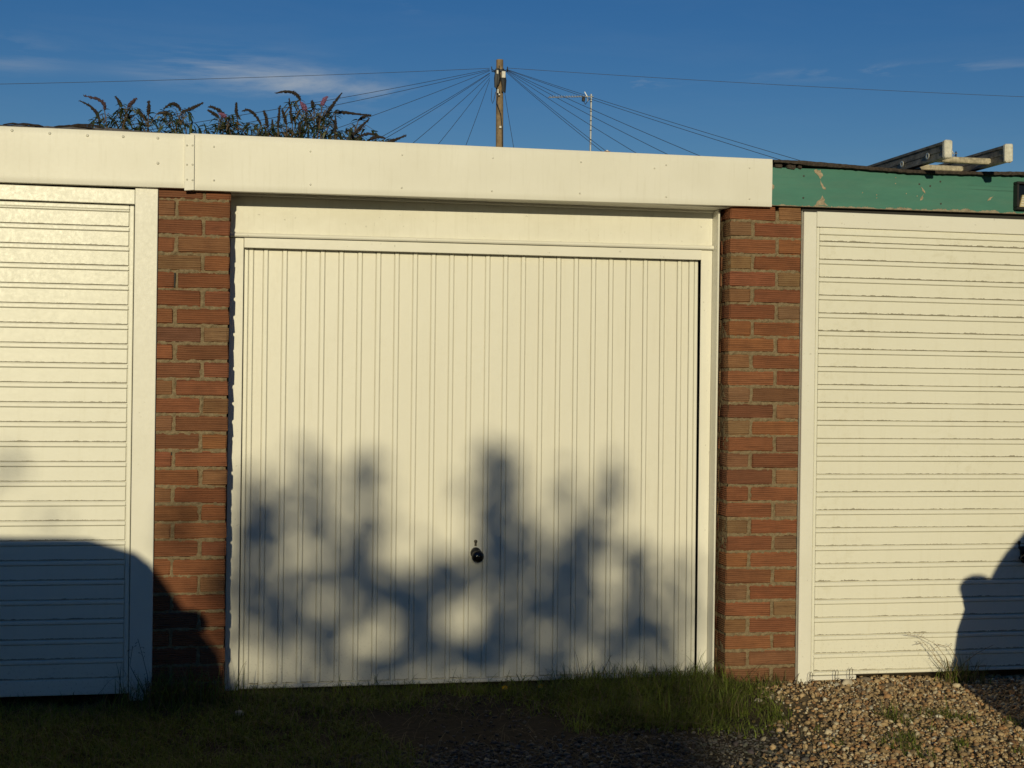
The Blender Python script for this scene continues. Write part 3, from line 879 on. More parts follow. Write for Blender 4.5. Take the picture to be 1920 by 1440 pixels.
# ------------------------------------------------------------------ ladder lying on the roof
lad = tag(empty('ladder', (3.33, 0.6, 2.44)), 'old ladder lying on the roof, its two white-capped ends overhanging the green fascia', 'ladder')
LY0, LY1 = -0.282, 2.6
SLOPE = -0.004
def lbox(name, x0, x1, y0, y1, z0, z1, mat, par=lad, c=0.0015, jit=0.0):
    L_ = lad.location
    return box(name, x0 - L_.x, x1 - L_.x, y0 - L_.y, y1 - L_.y, z0 - L_.z, z1 - L_.z, mat, par, c, jit)
for xa, zz, inner in ((3.176, 2.4175, 1), (3.474, 2.4135, -1)):
    w = 0.032
    bm = bmesh.new()
    L_ = lad.location
    # I-section stile: web with two flanges and a raised middle lip
    for (a, b, c_, d_) in ((xa, xa + w, zz, zz + .013), (xa, xa + w, zz + .062, zz + .075), (xa + .006, xa + w - .006, zz + .012, zz + .063), (xa + .003, xa + w - .003, zz + .031, zz + .044)):
        box_bm(bm, a - L_.x, b - L_.x, LY0 + .016 - L_.y, LY1 - L_.y, c_ - L_.z, d_ - L_.z, 0.0015)
    st = link('stile', from_bm('stile', bm), M_alu, lad)
    cap = lbox('end_cap', xa - .003, xa + w + .005, LY0 - .006, LY0 + .022, zz - .003, zz + .079, M_cap, lad, 0.006, 0.0016)
for k, ry in enumerate((-0.13, 0.12, 0.37, 0.62, 0.87, 1.12, 1.37, 1.62, 1.87, 2.12, 2.37)):
    lbox('rung', 3.196, 3.486, ry - .017, ry + .017, 2.4215, 2.4475, M_rung, lad, 0.004, 0.0012)
    o = lathe('rung_socket', [(0.0145, 0.0), (0.0145, -0.0045), (0.0085, -0.0045), (0.0085, -0.0005)], (3.1755 - 3.33, ry - 0.6, 2.4465 - 2.44), 'x', M_metal, lad, 14, False)
    lathe('socket_shade_disc', [(0.0088, 0.0), (0.0088, -0.0022), (0.001, -0.0022)], (3.1755 - 3.33, ry - 0.6, 2.4465 - 2.44), 'x', M_black_matt, o, 12, False)  # solid dark disc painted as the shade inside an open socket

# ------------------------------------------------------------------ solar floodlight on the green fascia
sl = tag(empty('wall_light', (3.735, -0.022, 2.297)), 'black framed security light fixed to the green fascia', 'light')
fx0, fx1, fz0, fz1 = -0.066, 0.066, -0.065, 0.065
for nm_, a, b, c_, d_ in (('bezel', fx0, fx1, fz1 - .012, fz1), ('bezel', fx0, fx1, fz0, fz0 + .010), ('bezel', fx0, fx0 + .011, fz0 + .0105, fz1 - .0125), ('bezel', fx1 - .011, fx1, fz0 + .0105, fz1 - .0125)):
    box(nm_, a, b, -0.036, -0.002, c_, d_, M_black_matt, sl, 0.002)
box('housing', fx0 + .0112, fx1 - .0112, -0.014, -0.003, fz0 + .0107, fz1 - .0127, M_black_gloss, sl)
prism('reflector', [(-0.044, -0.052), (0.044, -0.052), (0.030, 0.004), (-0.030, 0.004)], -0.022, -0.0145, plain('yellowed_reflector', (0.62, 0.52, 0.30), 0.35, 0.2, 0.15, 30), sl)
for k in range(4):
    box('lamp_strip', -0.038 + .002 * k, 0.038 - .002 * k, -0.0245, -0.0222, -0.047 + .012 * k, -0.042 + .012 * k, M_whitebox, sl)
STREAKS = [
  ((1.450,0.418),(1.813,0.985),0.061,0.60),
  ((0.464,0.692),(0.419,1.078),0.047,0.55),
  ((0.675,0.619),(0.617,1.067),0.047,0.45),
  ((0.734,0.666),(0.754,0.878),0.042,0.25),
  ((0.279,0.670),(0.179,0.938),0.056,0.55),
  ((1.891,0.263),(1.932,0.642),0.047,0.60),
  ((1.609,0.633),(1.562,0.973),0.047,0.35),
  ((2.045,0.211),(2.145,0.480),0.061,0.40),
  ((1.266,0.421),(1.230,1.117),0.061,0.70),
  ((1.579,0.125),(1.698,0.511),0.056,0.40),
  ((0.562,0.292),(0.372,0.599),0.056,0.35),
  ((1.088,0.090),(1.021,0.592),0.047,0.30),
  ((1.387,0.563),(1.358,0.877),0.037,0.30),
  ((1.011,0.449),(0.934,0.806),0.042,0.20),
]
SPIKES = [
  ((-0.897,5.392,3.348),(-0.929,5.372,3.446),(-1.039,5.352,3.510),0),
  ((-0.853,5.312,3.443),(-0.876,5.292,3.504),(-1.001,5.272,3.534),2),
  ((-0.742,5.488,3.506),(-0.753,5.468,3.535),(-0.784,5.448,3.575),0),
  ((-0.681,5.343,3.482),(-0.648,5.323,3.513),(-0.615,5.303,3.544),2),
  ((-0.525,5.290,3.419),(-0.521,5.270,3.469),(-0.521,5.250,3.519),0),
  ((-0.546,5.491,3.408),(-0.582,5.471,3.453),(-0.610,5.451,3.485),0),
  ((-0.297,5.801,3.561),(-0.352,5.781,3.602),(-0.426,5.761,3.555),0),
  ((-0.287,5.730,3.531),(-0.195,5.710,3.567),(-0.116,5.690,3.610),0),
  ((0.050,5.709,3.527),(-0.014,5.689,3.564),(-0.069,5.669,3.574),0),
  ((0.152,5.383,3.449),(0.143,5.363,3.508),(0.146,5.343,3.559),0),
  ((0.008,5.572,3.475),(-0.043,5.552,3.507),(-0.076,5.532,3.523),0),
  ((0.340,5.416,3.401),(0.263,5.396,3.499),(0.188,5.376,3.500),0),
  ((0.388,5.354,3.380),(0.374,5.334,3.443),(0.356,5.314,3.501),0),
  ((0.466,5.314,3.377),(0.472,5.294,3.458),(0.478,5.274,3.542),0),
  ((0.535,5.379,3.412),(0.516,5.359,3.471),(0.498,5.339,3.522),0),
  ((0.602,5.806,3.494),(0.587,5.787,3.595),(0.572,5.766,3.696),0),
  ((0.662,5.747,3.679),(0.591,5.727,3.737),(0.461,5.707,3.717),0),
  ((0.706,5.734,3.600),(0.687,5.714,3.626),(0.659,5.694,3.656),1),
  ((0.770,5.730,3.612),(0.760,5.710,3.647),(0.754,5.690,3.669),0),
  ((0.814,5.366,3.577),(0.825,5.346,3.608),(0.848,5.326,3.639),1),
  ((0.845,5.436,3.502),(0.902,5.416,3.591),(0.972,5.396,3.689),0),
  ((1.091,5.626,3.400),(1.149,5.606,3.460),(1.216,5.586,3.530),0),
  ((0.937,5.689,3.587),(1.058,5.669,3.580),(1.235,5.649,3.564),0),
  ((1.142,5.763,3.540),(1.192,5.743,3.574),(1.239,5.723,3.582),0),
  ((0.446,5.778,3.411),(0.441,5.758,3.460),(0.439,5.738,3.509),0),
  ((0.917,5.302,3.338),(0.915,5.282,3.406),(0.912,5.262,3.478),0),
  ((0.653,5.614,3.398),(0.652,5.593,3.434),(0.650,5.574,3.469),0),
  ((1.353,5.653,3.346),(1.430,5.633,3.373),(1.524,5.613,3.410),0),
  ((1.124,5.554,3.363),(1.199,5.534,3.394),(1.289,5.514,3.373),0),
  ((1.182,5.357,3.308),(1.248,5.337,3.338),(1.319,5.317,3.325),0),
  ((1.074,5.534,3.358),(1.059,5.514,3.388),(1.048,5.494,3.410),0),
  ((0.069,5.304,3.422),(0.040,5.284,3.442),(0.016,5.264,3.446),1),
  ((-0.382,5.811,3.524),(-0.423,5.791,3.531),(-0.472,5.771,3.516),0),
  ((-0.737,5.769,3.421),(-0.703,5.749,3.462),(-0.661,5.729,3.486),0),
  ((0.198,5.579,3.375),(0.227,5.559,3.415),(0.251,5.539,3.430),0),
  ((0.804,5.430,3.405),(0.785,5.410,3.451),(0.791,5.390,3.499),0),
]
WIRES = [
  ((7.154,31.950,9.837),(-6.564,29.000,8.034)),
  ((7.155,31.950,9.809),(-1.312,21.000,5.902)),
  ((7.155,31.950,9.780),(-0.435,20.000,5.733)),
  ((7.155,31.950,9.766),(1.474,22.000,5.974)),
  ((7.156,31.950,9.708),(2.621,22.000,5.850)),
  ((7.156,31.950,9.694),(2.592,21.000,5.647)),
  ((7.157,31.950,9.651),(3.579,23.000,5.951)),
  ((7.158,31.950,9.579),(4.354,24.000,6.121)),
  ((7.159,31.950,9.522),(5.261,25.000,6.351)),
  ((7.623,31.950,9.871),(23.753,30.000,9.509)),
  ((7.623,31.950,9.835),(11.976,21.000,5.809)),
  ((7.624,31.950,9.821),(11.199,20.000,5.618)),
  ((7.624,31.950,9.814),(9.766,20.000,5.494)),
  ((7.624,31.950,9.807),(9.337,21.000,5.649)),
  ((7.624,31.950,9.792),(8.886,22.000,5.800)),
  ((7.624,31.950,9.778),(8.400,23.000,5.977)),
  ((7.625,31.950,9.749),(8.105,22.000,5.746)),
  ((7.557,31.950,9.328),(6.656,26.000,6.565)),
]
SHADE = [
  (1.234,0.997,0.061,0.098,0.50),
  (1.248,0.805,0.082,0.129,0.50),
  (1.288,0.613,0.098,0.112,0.85),
  (1.192,0.506,0.117,0.084,0.65),
  (1.400,0.491,0.112,0.098,0.40),
  (0.437,0.949,0.047,0.129,0.60),
  (0.463,0.762,0.056,0.129,0.50),
  (0.628,0.973,0.061,0.070,0.55),
  (0.649,0.808,0.047,0.129,0.45),
  (0.186,0.799,0.079,0.107,0.80),
  (0.278,0.752,0.056,0.103,0.55),
  (0.164,0.683,0.065,0.065,0.65),
  (0.144,0.521,0.056,0.129,0.45),
  (0.676,0.553,0.070,0.089,0.75),
  (0.783,0.476,0.098,0.070,0.90),
  (0.915,0.422,0.098,0.079,0.90),
  (1.610,0.560,0.089,0.079,0.80),
  (1.696,0.681,0.065,0.098,0.60),
  (1.794,0.875,0.037,0.112,0.40),
  (1.524,0.465,0.089,0.056,0.45),
  (1.569,0.852,0.051,0.112,0.30),
  (1.914,0.495,0.065,0.098,0.65),
  (1.902,0.386,0.056,0.089,0.55),
  (1.963,0.630,0.028,0.107,0.35),
  (0.237,0.392,0.112,0.065,0.55),
  (0.376,0.296,0.098,0.051,0.75),
  (0.516,0.234,0.089,0.051,0.80),
  (0.905,0.261,0.079,0.154,0.85),
  (0.681,0.136,0.079,0.070,0.65),
  (0.630,0.451,0.089,0.065,0.45),
  (1.196,0.195,0.098,0.107,0.80),
  (1.280,0.277,0.056,0.089,0.65),
  (1.451,0.382,0.093,0.070,0.40),
  (1.854,0.203,0.089,0.037,0.80),
  (2.032,0.236,0.084,0.112,0.45),
  (1.676,0.341,0.089,0.107,0.50),
  (1.577,0.222,0.107,0.089,0.45),
  (-0.086,0.754,0.056,0.093,0.50),
  (-0.811,0.950,0.070,0.093,0.15),
  (-0.679,0.758,0.058,0.033,0.25),
  (-0.132,0.881,0.047,0.070,0.20),
  (1.447,0.635,0.070,0.093,0.40),
  (1.053,0.877,0.047,0.093,0.20),
  (0.558,0.574,0.070,0.093,0.45),
  (0.361,0.530,0.084,0.093,0.45),
  (1.010,0.544,0.070,0.070,0.40),
]
GAPS = [
  (0.805,0.618,0.093,0.079,1.00),
  (1.133,0.340,0.098,0.089,1.00),
  (0.614,0.251,0.084,0.079,0.90),
  (0.240,0.160,0.129,0.075,0.80),
  (2.060,0.100,0.093,0.047,0.50),
  (0.983,0.711,0.093,0.093,0.70),
  (0.560,0.433,0.056,0.056,0.30),
]
# ------------------------------------------------------------------ buddleia behind the roof
bud = tag(empty('buddleia_bush', (0.35, 5.95, 0.0)), 'buddleia bush with drooping brown seed spikes rising behind the roof', 'bush')
BX = Vector((0.35, 5.95, 0.0))
def leaf_arrays(n_list):
    """lance leaves: base, direction, length, width, droop, colour"""
    V, T, Cc = [], [], []
    for (b, d, ln, wd, droop, col) in n_list:
        b = Vector(b); d = Vector(d).normalized()
        s = d.cross(Vector((random.uniform(-.6, .6), random.uniform(-.6, .6), 1))).normalized()
        nrm = s.cross(d).normalized()
        k0 = len(V)
        for f, w in ((0, .12), (.3, .9), (.6, 1.0), (.85, .55), (1.0, 0.02)):
            c = b + d * ln * f + Vector((0, 0, -1)) * droop * ln * f * f
            fold = nrm * wd * 0.25 * w
            V += [c - s * wd * w * .5 + fold, c, c + s * wd * w * .5 + fold]
            Cc += [col] * 3
        for i in range(4):
            q = k0 + 3 * i
            T += [(q, q + 1, q + 4), (q, q + 4, q + 3), (q + 1, q + 2, q + 5), (q + 1, q + 5, q + 4)]
    return np.array([tuple(v) for v in V]), np.array(T), np.array(Cc)
leaf_list = []
def leaf_col():
    r = random.random()
    if r < .5: c = (0.045, 0.066, 0.026)
    elif r < .8: c = (0.085, 0.105, 0.045)
    elif r < .93: c = (0.17, 0.18, 0.11)
    else: c = (0.13, 0.085, 0.035)
    k = random.uniform(.75, 1.3)
    return tuple(v * k for v in c)
stem_bm = bmesh.new()
for b, mm, t, kind in SPIKES:
    b, mm, t = Vector(b), Vector(mm), Vector(t)
    # lumpy tapering flower spike
    bm = bmesh.new()
    n = 16
    P, Rr = [], []
    fat = random.uniform(0.0125, 0.017) * (1.35 if kind == 1 else 1.0)
    for i in range(n):
        f = i / (n - 1)
        p = (b * (1 - f) ** 2 + (mm * 2 - (b + t) * .5) * 2 * f * (1 - f) + t * f * f)
        P.append(p - BX + Vector((random.uniform(-.0025, .0025), 0, random.uniform(-.0025, .0025))))
        Rr.append(fat * (0.55 + 0.45 * math.sin(min(1, f * 2.4) * math.pi / 2)) * (1 - f * f * 0.72) * (1.12 if i % 2 else 0.80))
    tube_bm(bm, P, Rr, 7, True, 0.30)
    for i in range(70):   # single florets standing off the spike
        k = random.randrange(n - 1)
        a = random.uniform(0, 6.283)
        c = P[k].lerp(P[k + 1], random.random()); r = Rr[k]
        d = Vector((math.cos(a), random.uniform(-.3, .3), math.sin(a))).normalized()
        s = Vector((-math.sin(a), 0, math.cos(a)))
        q = c + d * r * 0.7
        sz = random.uniform(.004, .008)
        vv = [bm.verts.new(q - s * sz * .6), bm.verts.new(q + s * sz * .6), bm.verts.new(q + d * sz * 1.6 + Vector((0, random.uniform(-sz, sz), 0)))]
        bm.faces.new(vv)
    link('flower_spike', from_bm('flower_spike', bm), {0: M_spent, 1: M_mauve, 2: M_mauve_old}[kind], bud)
    # cane below it
    root = Vector((0.35 + (b.x - 0.35) * 0.25, 5.95, 0.0))
    dirn = (b - mm).normalized()
    knee = b + Vector((dirn.x * .06, 0.05, -0.16))
    low = knee + Vector((-(b.x - .35) * .15 + random.uniform(-.05, .05), 0.12, -0.55))
    pts = [b, knee, low, (low + root) * .5 + Vector((0, .05, .2)), root]
    tube_bm(stem_bm, [p - BX for p in pts], [0.0035, 0.005, 0.008, 0.012, 0.016], 5)
    # paired leaves down the cane
    for j in range(9):
        f = j / 8.0
        q = b.lerp(knee, f * 1.6) if f < .6 else knee.lerp(low, (f - .6) * 1.4)
        for s in (-1, 1):
            a = random.uniform(-.5, .5)
            d = Vector((s * random.uniform(.4, 1.0), random.uniform(-.8, .8), random.uniform(-.3, .75)))
            leaf_list.append((q - BX, d, random.uniform(.05, .115), random.uniform(.011, .022), random.uniform(.2, 1.2), leaf_col()))
    # side twigs with leaf tufts and small buds
    for j in range(4):
        e = b + Vector((random.uniform(-.14, .14), random.uniform(-.1, .15), random.uniform(-.16, .035)))
        tube_bm(stem_bm, [b + Vector((0, 0, -.10)) - BX, (b + e) * .5 - BX + Vector((0, 0, .0)), e - BX], [.004, .003, .0015], 4)
        for i in range(7):
            d = Vector((random.uniform(-1, 1), random.uniform(-.8, .8), random.uniform(-.4, .9)))
            leaf_list.append((e - BX + Vector((0, 0, random.uniform(-.05, .0))), d, random.uniform(.05, .105), random.uniform(.010, .020), random.uniform(.2, 1.3), leaf_col()))
for _ in range(900):      # the body of the bush below the sight line and just above it
    f = random.random()
    x = random.uniform(-0.85, 1.3); z = 3.42 - abs(random.gauss(0, .22)) - max(0, abs(x - .3) - .7) * .2
    d = Vector((random.uniform(-1, 1), random.uniform(-1, .6), random.uniform(-.5, .9)))
    leaf_list.append((Vector((x, random.uniform(5.3, 6.1), z)) - BX, d, random.uniform(.06, .13), random.uniform(.012, .024), random.uniform(.2, 1.2), leaf_col()))
link('canes', from_bm('canes', stem_bm, True), M_twig, bud)
V, T, Cc = leaf_arrays(leaf_list)
link('foliage', raw_mesh('foliage', V, T, Cc), M_leaf, bud)

# ------------------------------------------------------------------ telegraph pole and its wires
pole = tag(empty('telegraph_pole', (7.44, 32.0, 0.0)), 'wooden telegraph pole with a cluster of black cable boxes at its head', 'telegraph pole')
P = [(0.10 - 0.022 * k * .25 * 4 / 10, 0, 10.09 * k / 10) for k in range(11)]
P = [(0.11 - 0.011 * k, 0, 10.09 * k / 10) for k in range(11)]
tube('shaft', P, [0.125 - 0.0028 * k for k in range(11)], M_pole, pole, 14, True)
for sx, zz, hh, ww in ((-0.10, 9.30, 0.50, 0.075), (0.10, 9.22, 0.56, 0.075)):
    bm = bmesh.new()
    for k in range(7):
        ox = sx + random.uniform(-.045, .045); oy = -0.13 + random.uniform(-.04, .03)
        tube_bm(bm, [(ox, oy, zz + random.uniform(-.04, .1)), (ox + random.uniform(-.03, .03), oy - .03, zz + hh * .5), (ox * .8, oy, zz + hh + random.uniform(-.06, .04))], [ww * .35, ww * .6, ww * .4], 6)
    link('cable_bundle', from_bm('cable_bundle', bm, True), M_cable, pole)
box('terminal_box', 0.015, 0.115, -0.26, -0.14, 9.56, 9.74, M_whitebox, pole, 0.01)
box('terminal_box', -0.125, -0.075, -0.24, -0.14, 9.66, 9.76, M_whitebox, pole, 0.008)
prism('bracket', [(-0.09, 9.16), (-0.015, 9.13), (-0.02, 9.10), (-0.055, 9.10), (-0.06, 9.26), (-0.09, 9.26)], -0.2, -0.12, M_whitebox, pole)
bm = bmesh.new()
lathe_bm(bm, [(0.14, 0), (0.15, .02), (0.15, .05), (0.14, .07)], (0.005, 0, 9.74), 'z', 14)
for a in range(6):
    an = a * math.pi / 3 + .3
    tube_bm(bm, [(0.13 * math.cos(an), 0.13 * math.sin(an), 9.78), (0.24 * math.cos(an), 0.24 * math.sin(an), 9.80), (0.25 * math.cos(an), 0.25 * math.sin(an), 9.88)], .014, 5)
link('hook_ring', from_bm('hook_ring', bm), M_cable, pole)
box('step_iron', -0.02, 0.04, -0.17, -0.10, 8.22, 8.28, M_whitebox, pole, 0.004)
tube('down_lead', [(-0.06, -0.13, 9.15), (-0.09, -0.12, 8.9), (0.02, -0.14, 8.6), (0.07, -0.12, 8.2), (0.09, -0.11, 7.2), (0.10, -0.11, 3.0)], 0.012, M_cable, pole, 5)
tube('slack_loop', [(-0.12, -0.1, 9.2), (-0.17, -0.1, 8.95), (-0.20, -0.1, 8.88), (-0.24, -0.1, 9.0), (-0.22, -0.1, 9.3)], 0.008, M_cable, pole, 5)
WL = ['long single wire running from the pole to the left edge of the sky', 'topmost of the low bundle of wires running left from the pole behind the buddleia',
      'dark wire just under the topmost of the leftward bundle behind the buddleia', 'wire meeting the outermost buddleia sprays from the pole',
      'upper wire of the close pair sloping from the pole to beside the last buddleia spray', 'lower wire of the close pair sloping from the pole to beside the last buddleia spray',
      'single wire dropping left from the pole midway between the paired wires and the steep wires', 'steep wire dropping left of the pole, second nearest to its shaft',
      'steepest wire on the left, nearest the pole shaft', 'long single wire running from the pole to the right edge of the sky',
      'upper wire of the pair crossing the aerial mast just below its boom', 'lower wire of the pair crossing the aerial mast just below its boom',
      'wire crossing the aerial mast a third of the way down', 'wire crossing the aerial mast just above its middle', 'wire crossing the aerial mast below its middle',
      'upper wire of the pair crossing the foot of the aerial mast', 'lower wire of the pair crossing the foot of the aerial mast', 'short wire hanging almost straight down right of the pole']
for (a, b), lb in zip(WIRES, WL):
    a, b = Vector(a), Vector(b)
    ln = (b - a).length
    pts = []
    for k in range(17):
        f = k / 16
        p = a.lerp(b, f); p.z -= 4 * f * (1 - f) * 0.0035 * ln
        pts.append(p - a)
    o = tube('overhead_wire', pts, 0.0060, M_wire, None, 5)
    o.location = a
    tag(o, lb, 'wire', 'wires fanning out from the telegraph pole')

# ------------------------------------------------------------------ house roof, aerials and chimney pot far behind
def aerial(loc, h, label, boom_len, elems, mat_mast):
    t = tag(empty('television_aerial', loc), label, 'aerial')
    tube('mast', [(0, 0, 0), (0.003, 0, h)], 0.024, mat_mast, t, 8)
    for k in range(5):
        lathe('mast_band', [(0.0265, 0), (0.0265, 0.022)], (0.001, 0, h - 0.2 - 0.235 * k), 'z', M_cable, t, 8)
    zb_ = h - 0.095
    bm_ = tube('boom', [(0.05, -.03, zb_ + .035), (-boom_len, -.03, zb_ - .045)], 0.011, M_metal, t, 6)
    for k in range(elems):
        x = -0.18 - (boom_len - .2) * k / max(1, elems - 1)
        zz = zb_ + .035 - .08 * (0.05 - x) / (boom_len + .05)
        tube('element', [(x, -0.17, zz + .008), (x, 0.13, zz + .008)], 0.006, M_metal, bm_, 4)
    for a in (0.7, -0.7):
        tube('reflector', [(-0.10, -.03, zb_ + .02), (-0.13 - .06 * a, -.03, zb_ + .02 + .17 * a)], 0.012, M_metal, bm_, 4)
    box('dipole_box', -0.235, -0.165, -0.07, 0.0, zb_ - .10, zb_ + .0, M_cable, bm_, 0.006)
    tube('lead', [(-0.19, -.03, zb_ - .10), (-0.15, -.03, zb_ - .17), (-0.06, -.02, zb_ - .05), (0, -.02, zb_ - .02)], 0.010, M_cable, bm_, 5)
    return t
house = tag(empty('house', (9.5, 30.5, 0)), 'tiled house behind the garages, its chimney pot just over the fascia', 'house')
box('wall', -4.5, 4.5, -2.0, 6.0, 0.0, 4.9, M_render, house)
rf = prism('roof', [(-4.9, 4.9), (4.9, 4.9), (4.6, 6.05), (-4.6, 6.05)], 1.9, 2.1, M_roof_tile, house)
bm = bmesh.new()
vs_ = [bm.verts.new(p) for p in ((-4.9, -2.4, 4.85), (4.9, -2.4, 4.85), (4.9, 6.4, 4.85), (-4.9, 6.4, 4.85), (-4.9, 2.0, 6.3), (4.9, 2.0, 6.3))]
for f in ((0, 1, 5, 4), (2, 3, 4, 5), (0, 4, 3), (1, 2, 5), (3, 2, 1, 0)):
    bm.faces.new([vs_[i] for i in f])
bmesh.ops.recalc_face_normals(bm, faces=bm.faces[:])
link('roof_slope', from_bm('roof_slope', bm), M_roof_tile, house)
ch = box('chimney', -0.75, 0.25, -2.55, -2.0, 4.3, 6.75, M_clay, house, 0.01)
lathe('chimney_pot', [(0.12, 0), (0.11, 0.25), (0.10, 0.33), (0.085, 0.345), (0.085, 0.37), (0.02, 0.375)], (-0.07, -2.3, 6.75), 'z', M_clay, ch, 14)
lathe('pot_cowl', [(0.035, 0), (0.035, 0.05), (0.01, 0.06)], (-0.07, -2.3, 7.10), 'z', M_whitebox, ch, 10)
aerial((9.003, 28.2, 6.6), 1.915, 'slim silver television aerial on a banded mast right of the pole', 1.08, 14, M_metal)
ae2 = aerial((24.3, 38.2, 6.2), 3.14, 'dark aerial mast peeping out behind the ladder ends', 1.25, 6, M_cable)
h2 = tag(empty('house', (25.0, 41.0, 0)), 'far tiled house hidden behind the ladder', 'house')
box('wall', -4, 4, -3.0, 4.0, 0, 5.0, M_render, h2)
bm = bmesh.new()
vs_ = [bm.verts.new(p) for p in ((-4.3, -3.3, 4.95), (4.3, -3.3, 4.95), (4.3, 4.3, 4.95), (-4.3, 4.3, 4.95), (-4.3, .5, 7.4), (4.3, .5, 7.4))]
for f in ((0, 1, 5, 4), (2, 3, 4, 5), (0, 4, 3), (1, 2, 5), (3, 2, 1, 0)):
    bm.faces.new([vs_[i] for i in f])
bmesh.ops.recalc_face_normals(bm, faces=bm.faces[:])
link('roof', from_bm('roof', bm), M_roof_tile, h2)

# ------------------------------------------------------------------ loose ground cover
def ico():
    bm = bmesh.new(); bmesh.ops.create_icosphere(bm, subdivisions=1, radius=1.0)
    bm.verts.ensure_lookup_table()
    v = np.array([tuple(x.co) for x in bm.verts]); t = np.array([[q.index for q in f.verts] for f in bm.faces])
    bm.free(); return v, t
IV, IT = ico()
def pebbles(pts, sizes, cols, seed, flat=(0.42, 0.8)):
    rng = np.random.default_rng(seed)
    n = len(pts)
    sc = np.column_stack([rng.uniform(.75, 1.25, n), rng.uniform(.6, 1.0, n), rng.uniform(*flat, n)]) * sizes[:, None] * .5
    V = IV[None] * (1 + rng.uniform(-.33, .30, (n, len(IV), 1)))
    V = V * sc[:, None, :]
    a = rng.uniform(0, 6.283, n); tx = rng.normal(0, .45, n)
    ca, sa, ct, st = np.cos(a), np.sin(a), np.cos(tx), np.sin(tx)
    y = V[:, :, 1] * ct[:, None] - V[:, :, 2] * st[:, None]; z = V[:, :, 1] * st[:, None] + V[:, :, 2] * ct[:, None]
    x = V[:, :, 0]
    V = np.stack([x * ca[:, None] - y * sa[:, None], x * sa[:, None] + y * ca[:, None], z], 2) + pts[:, None, :]
    T = IT[None] + (np.arange(n) * len(IV))[:, None, None]
    C = np.repeat(cols, len(IV), 0)
    return V.reshape(-1, 3), T.reshape(-1, 3), C
# tan gravel in front of the right door
n = 32000
x = RNG.uniform(1.75, 4.3, n); y = RNG.uniform(-1.75, 0.03, n)
edge = 2.47 + 0.12 * vnoise(x, y, 3.0, 1.0) + np.where(y < -.35, (y + .35) * 0.38, 0) + np.where(y < -.9, -(-.9 - y) * .6, 0)
p = np.clip((x - edge) / 0.42 + 0.32, 0, 1)
keep = RNG.uniform(0, 1, n) < p
x, y = x[keep], y[keep]
z = ground_height(x, y) + RNG.uniform(-.003, .010, len(x))
pal = np.array([(0.46, 0.33, 0.18), (0.36, 0.25, 0.13), (0.27, 0.17, 0.09), (0.55, 0.46, 0.31), (0.42, 0.24, 0.11), (0.20, 0.15, 0.10), (0.60, 0.55, 0.44), (0.33, 0.18, 0.085)])
cols = pal[RNG.choice(len(pal), len(x), p=[.25, .2, .13, .12, .1, .1, .04, .06])] * RNG.uniform(.7, 1.2, (len(x), 1))
cols = cols * 1.03
sz = np.clip(RNG.lognormal(math.log(.0125), .46, len(x)), .006, .045)
V, T, C_ = pebbles(np.column_stack([x, y, z]), sz, cols, 5, (0.45, 1.0))
tag(link('gravel', raw_mesh('gravel', V, T, C_, False), M_pebble), 'loose tan flint gravel in front of the right garage door', 'gravel', None, 'stuff')
# dark chips on the worn track in front of the middle door
n = 30000
x = RNG.uniform(0.0, 2.4, n); y = RNG.uniform(-1.7, -0.05, n)
lim = -0.72 + 0.10 * vnoise(x, y, 2.5, 4.0) + 0.25 * np.clip((x - 1.9) / .4, 0, 1) * 0
dens = np.clip((lim - y) / .22, 0, 1) * np.clip((x - .25 - .2 * (y + 1)) / .25, 0, 1) * np.clip((2.35 - x) / .3, 0, 1)
patchy = 0.22 * np.clip(1 - ((x - 1.12) / .34) ** 2, 0, 1) * np.clip((-.08 - y) / .15, 0, 1)
keep = RNG.uniform(0, 1, n) < np.maximum(dens * .85, patchy * .5)
x, y = x[keep], y[keep]
z = ground_height(x, y) + RNG.uniform(-.003, .006, len(x))
g = RNG.uniform(.05, .16, (len(x), 1))
cols = g * np.array([[1.0, .93, .82]]) * RNG.uniform(.9, 1.1, (len(x), 3))
lightones = RNG.uniform(0, 1, len(x)) < .04
cols[lightones] = np.array([.34, .29, .21])
sz = np.clip(RNG.lognormal(math.log(.0125), .38, len(x)), .007, .042)
V, T, C_ = pebbles(np.column_stack([x, y, z]), sz, cols, 6, (.3, .65))
tag(link('stone_chips', raw_mesh('stone_chips', V, T, C_, True), M_chips), 'dark stone chips on the worn track before the middle door', 'stones', None, 'stuff')

def blades(px, py, pz, length, width, lean, cols, seed):
    rng = np.random.default_rng(seed)
    n = len(px)
    a = rng.uniform(0, 6.283, n); b = a + rng.uniform(1.2, 1.9, n)
    dx, dy = np.cos(a), np.sin(a); sx, sy = np.cos(b), np.sin(b)
    V = np.zeros((n, 7, 3))
    for k, (f, w) in enumerate(((0, 1), (.38, .85), (.72, .55))):
        off = lean * length * f * f; hgt = length * (f - .28 * lean * f * f)
        cx, cy, cz = px + dx * off, py + dy * off, pz + hgt
        V[:, 2 * k] = np.column_stack([cx - sx * width * w * .5, cy - sy * width * w * .5, cz])
        V[:, 2 * k + 1] = np.column_stack([cx + sx * width * w * .5, cy + sy * width * w * .5, cz])
    off = lean * length; V[:, 6] = np.column_stack([px + dx * off, py + dy * off, pz + length * (1 - .34 * lean)])
    t = np.array([(0, 1, 3), (0, 3, 2), (2, 3, 5), (2, 5, 4), (4, 5, 6)])
    T = t[None] + (np.arange(n) * 7)[:, None, None]
    return V.reshape(-1, 3), T.reshape(-1, 3), np.repeat(cols, 7, 0)
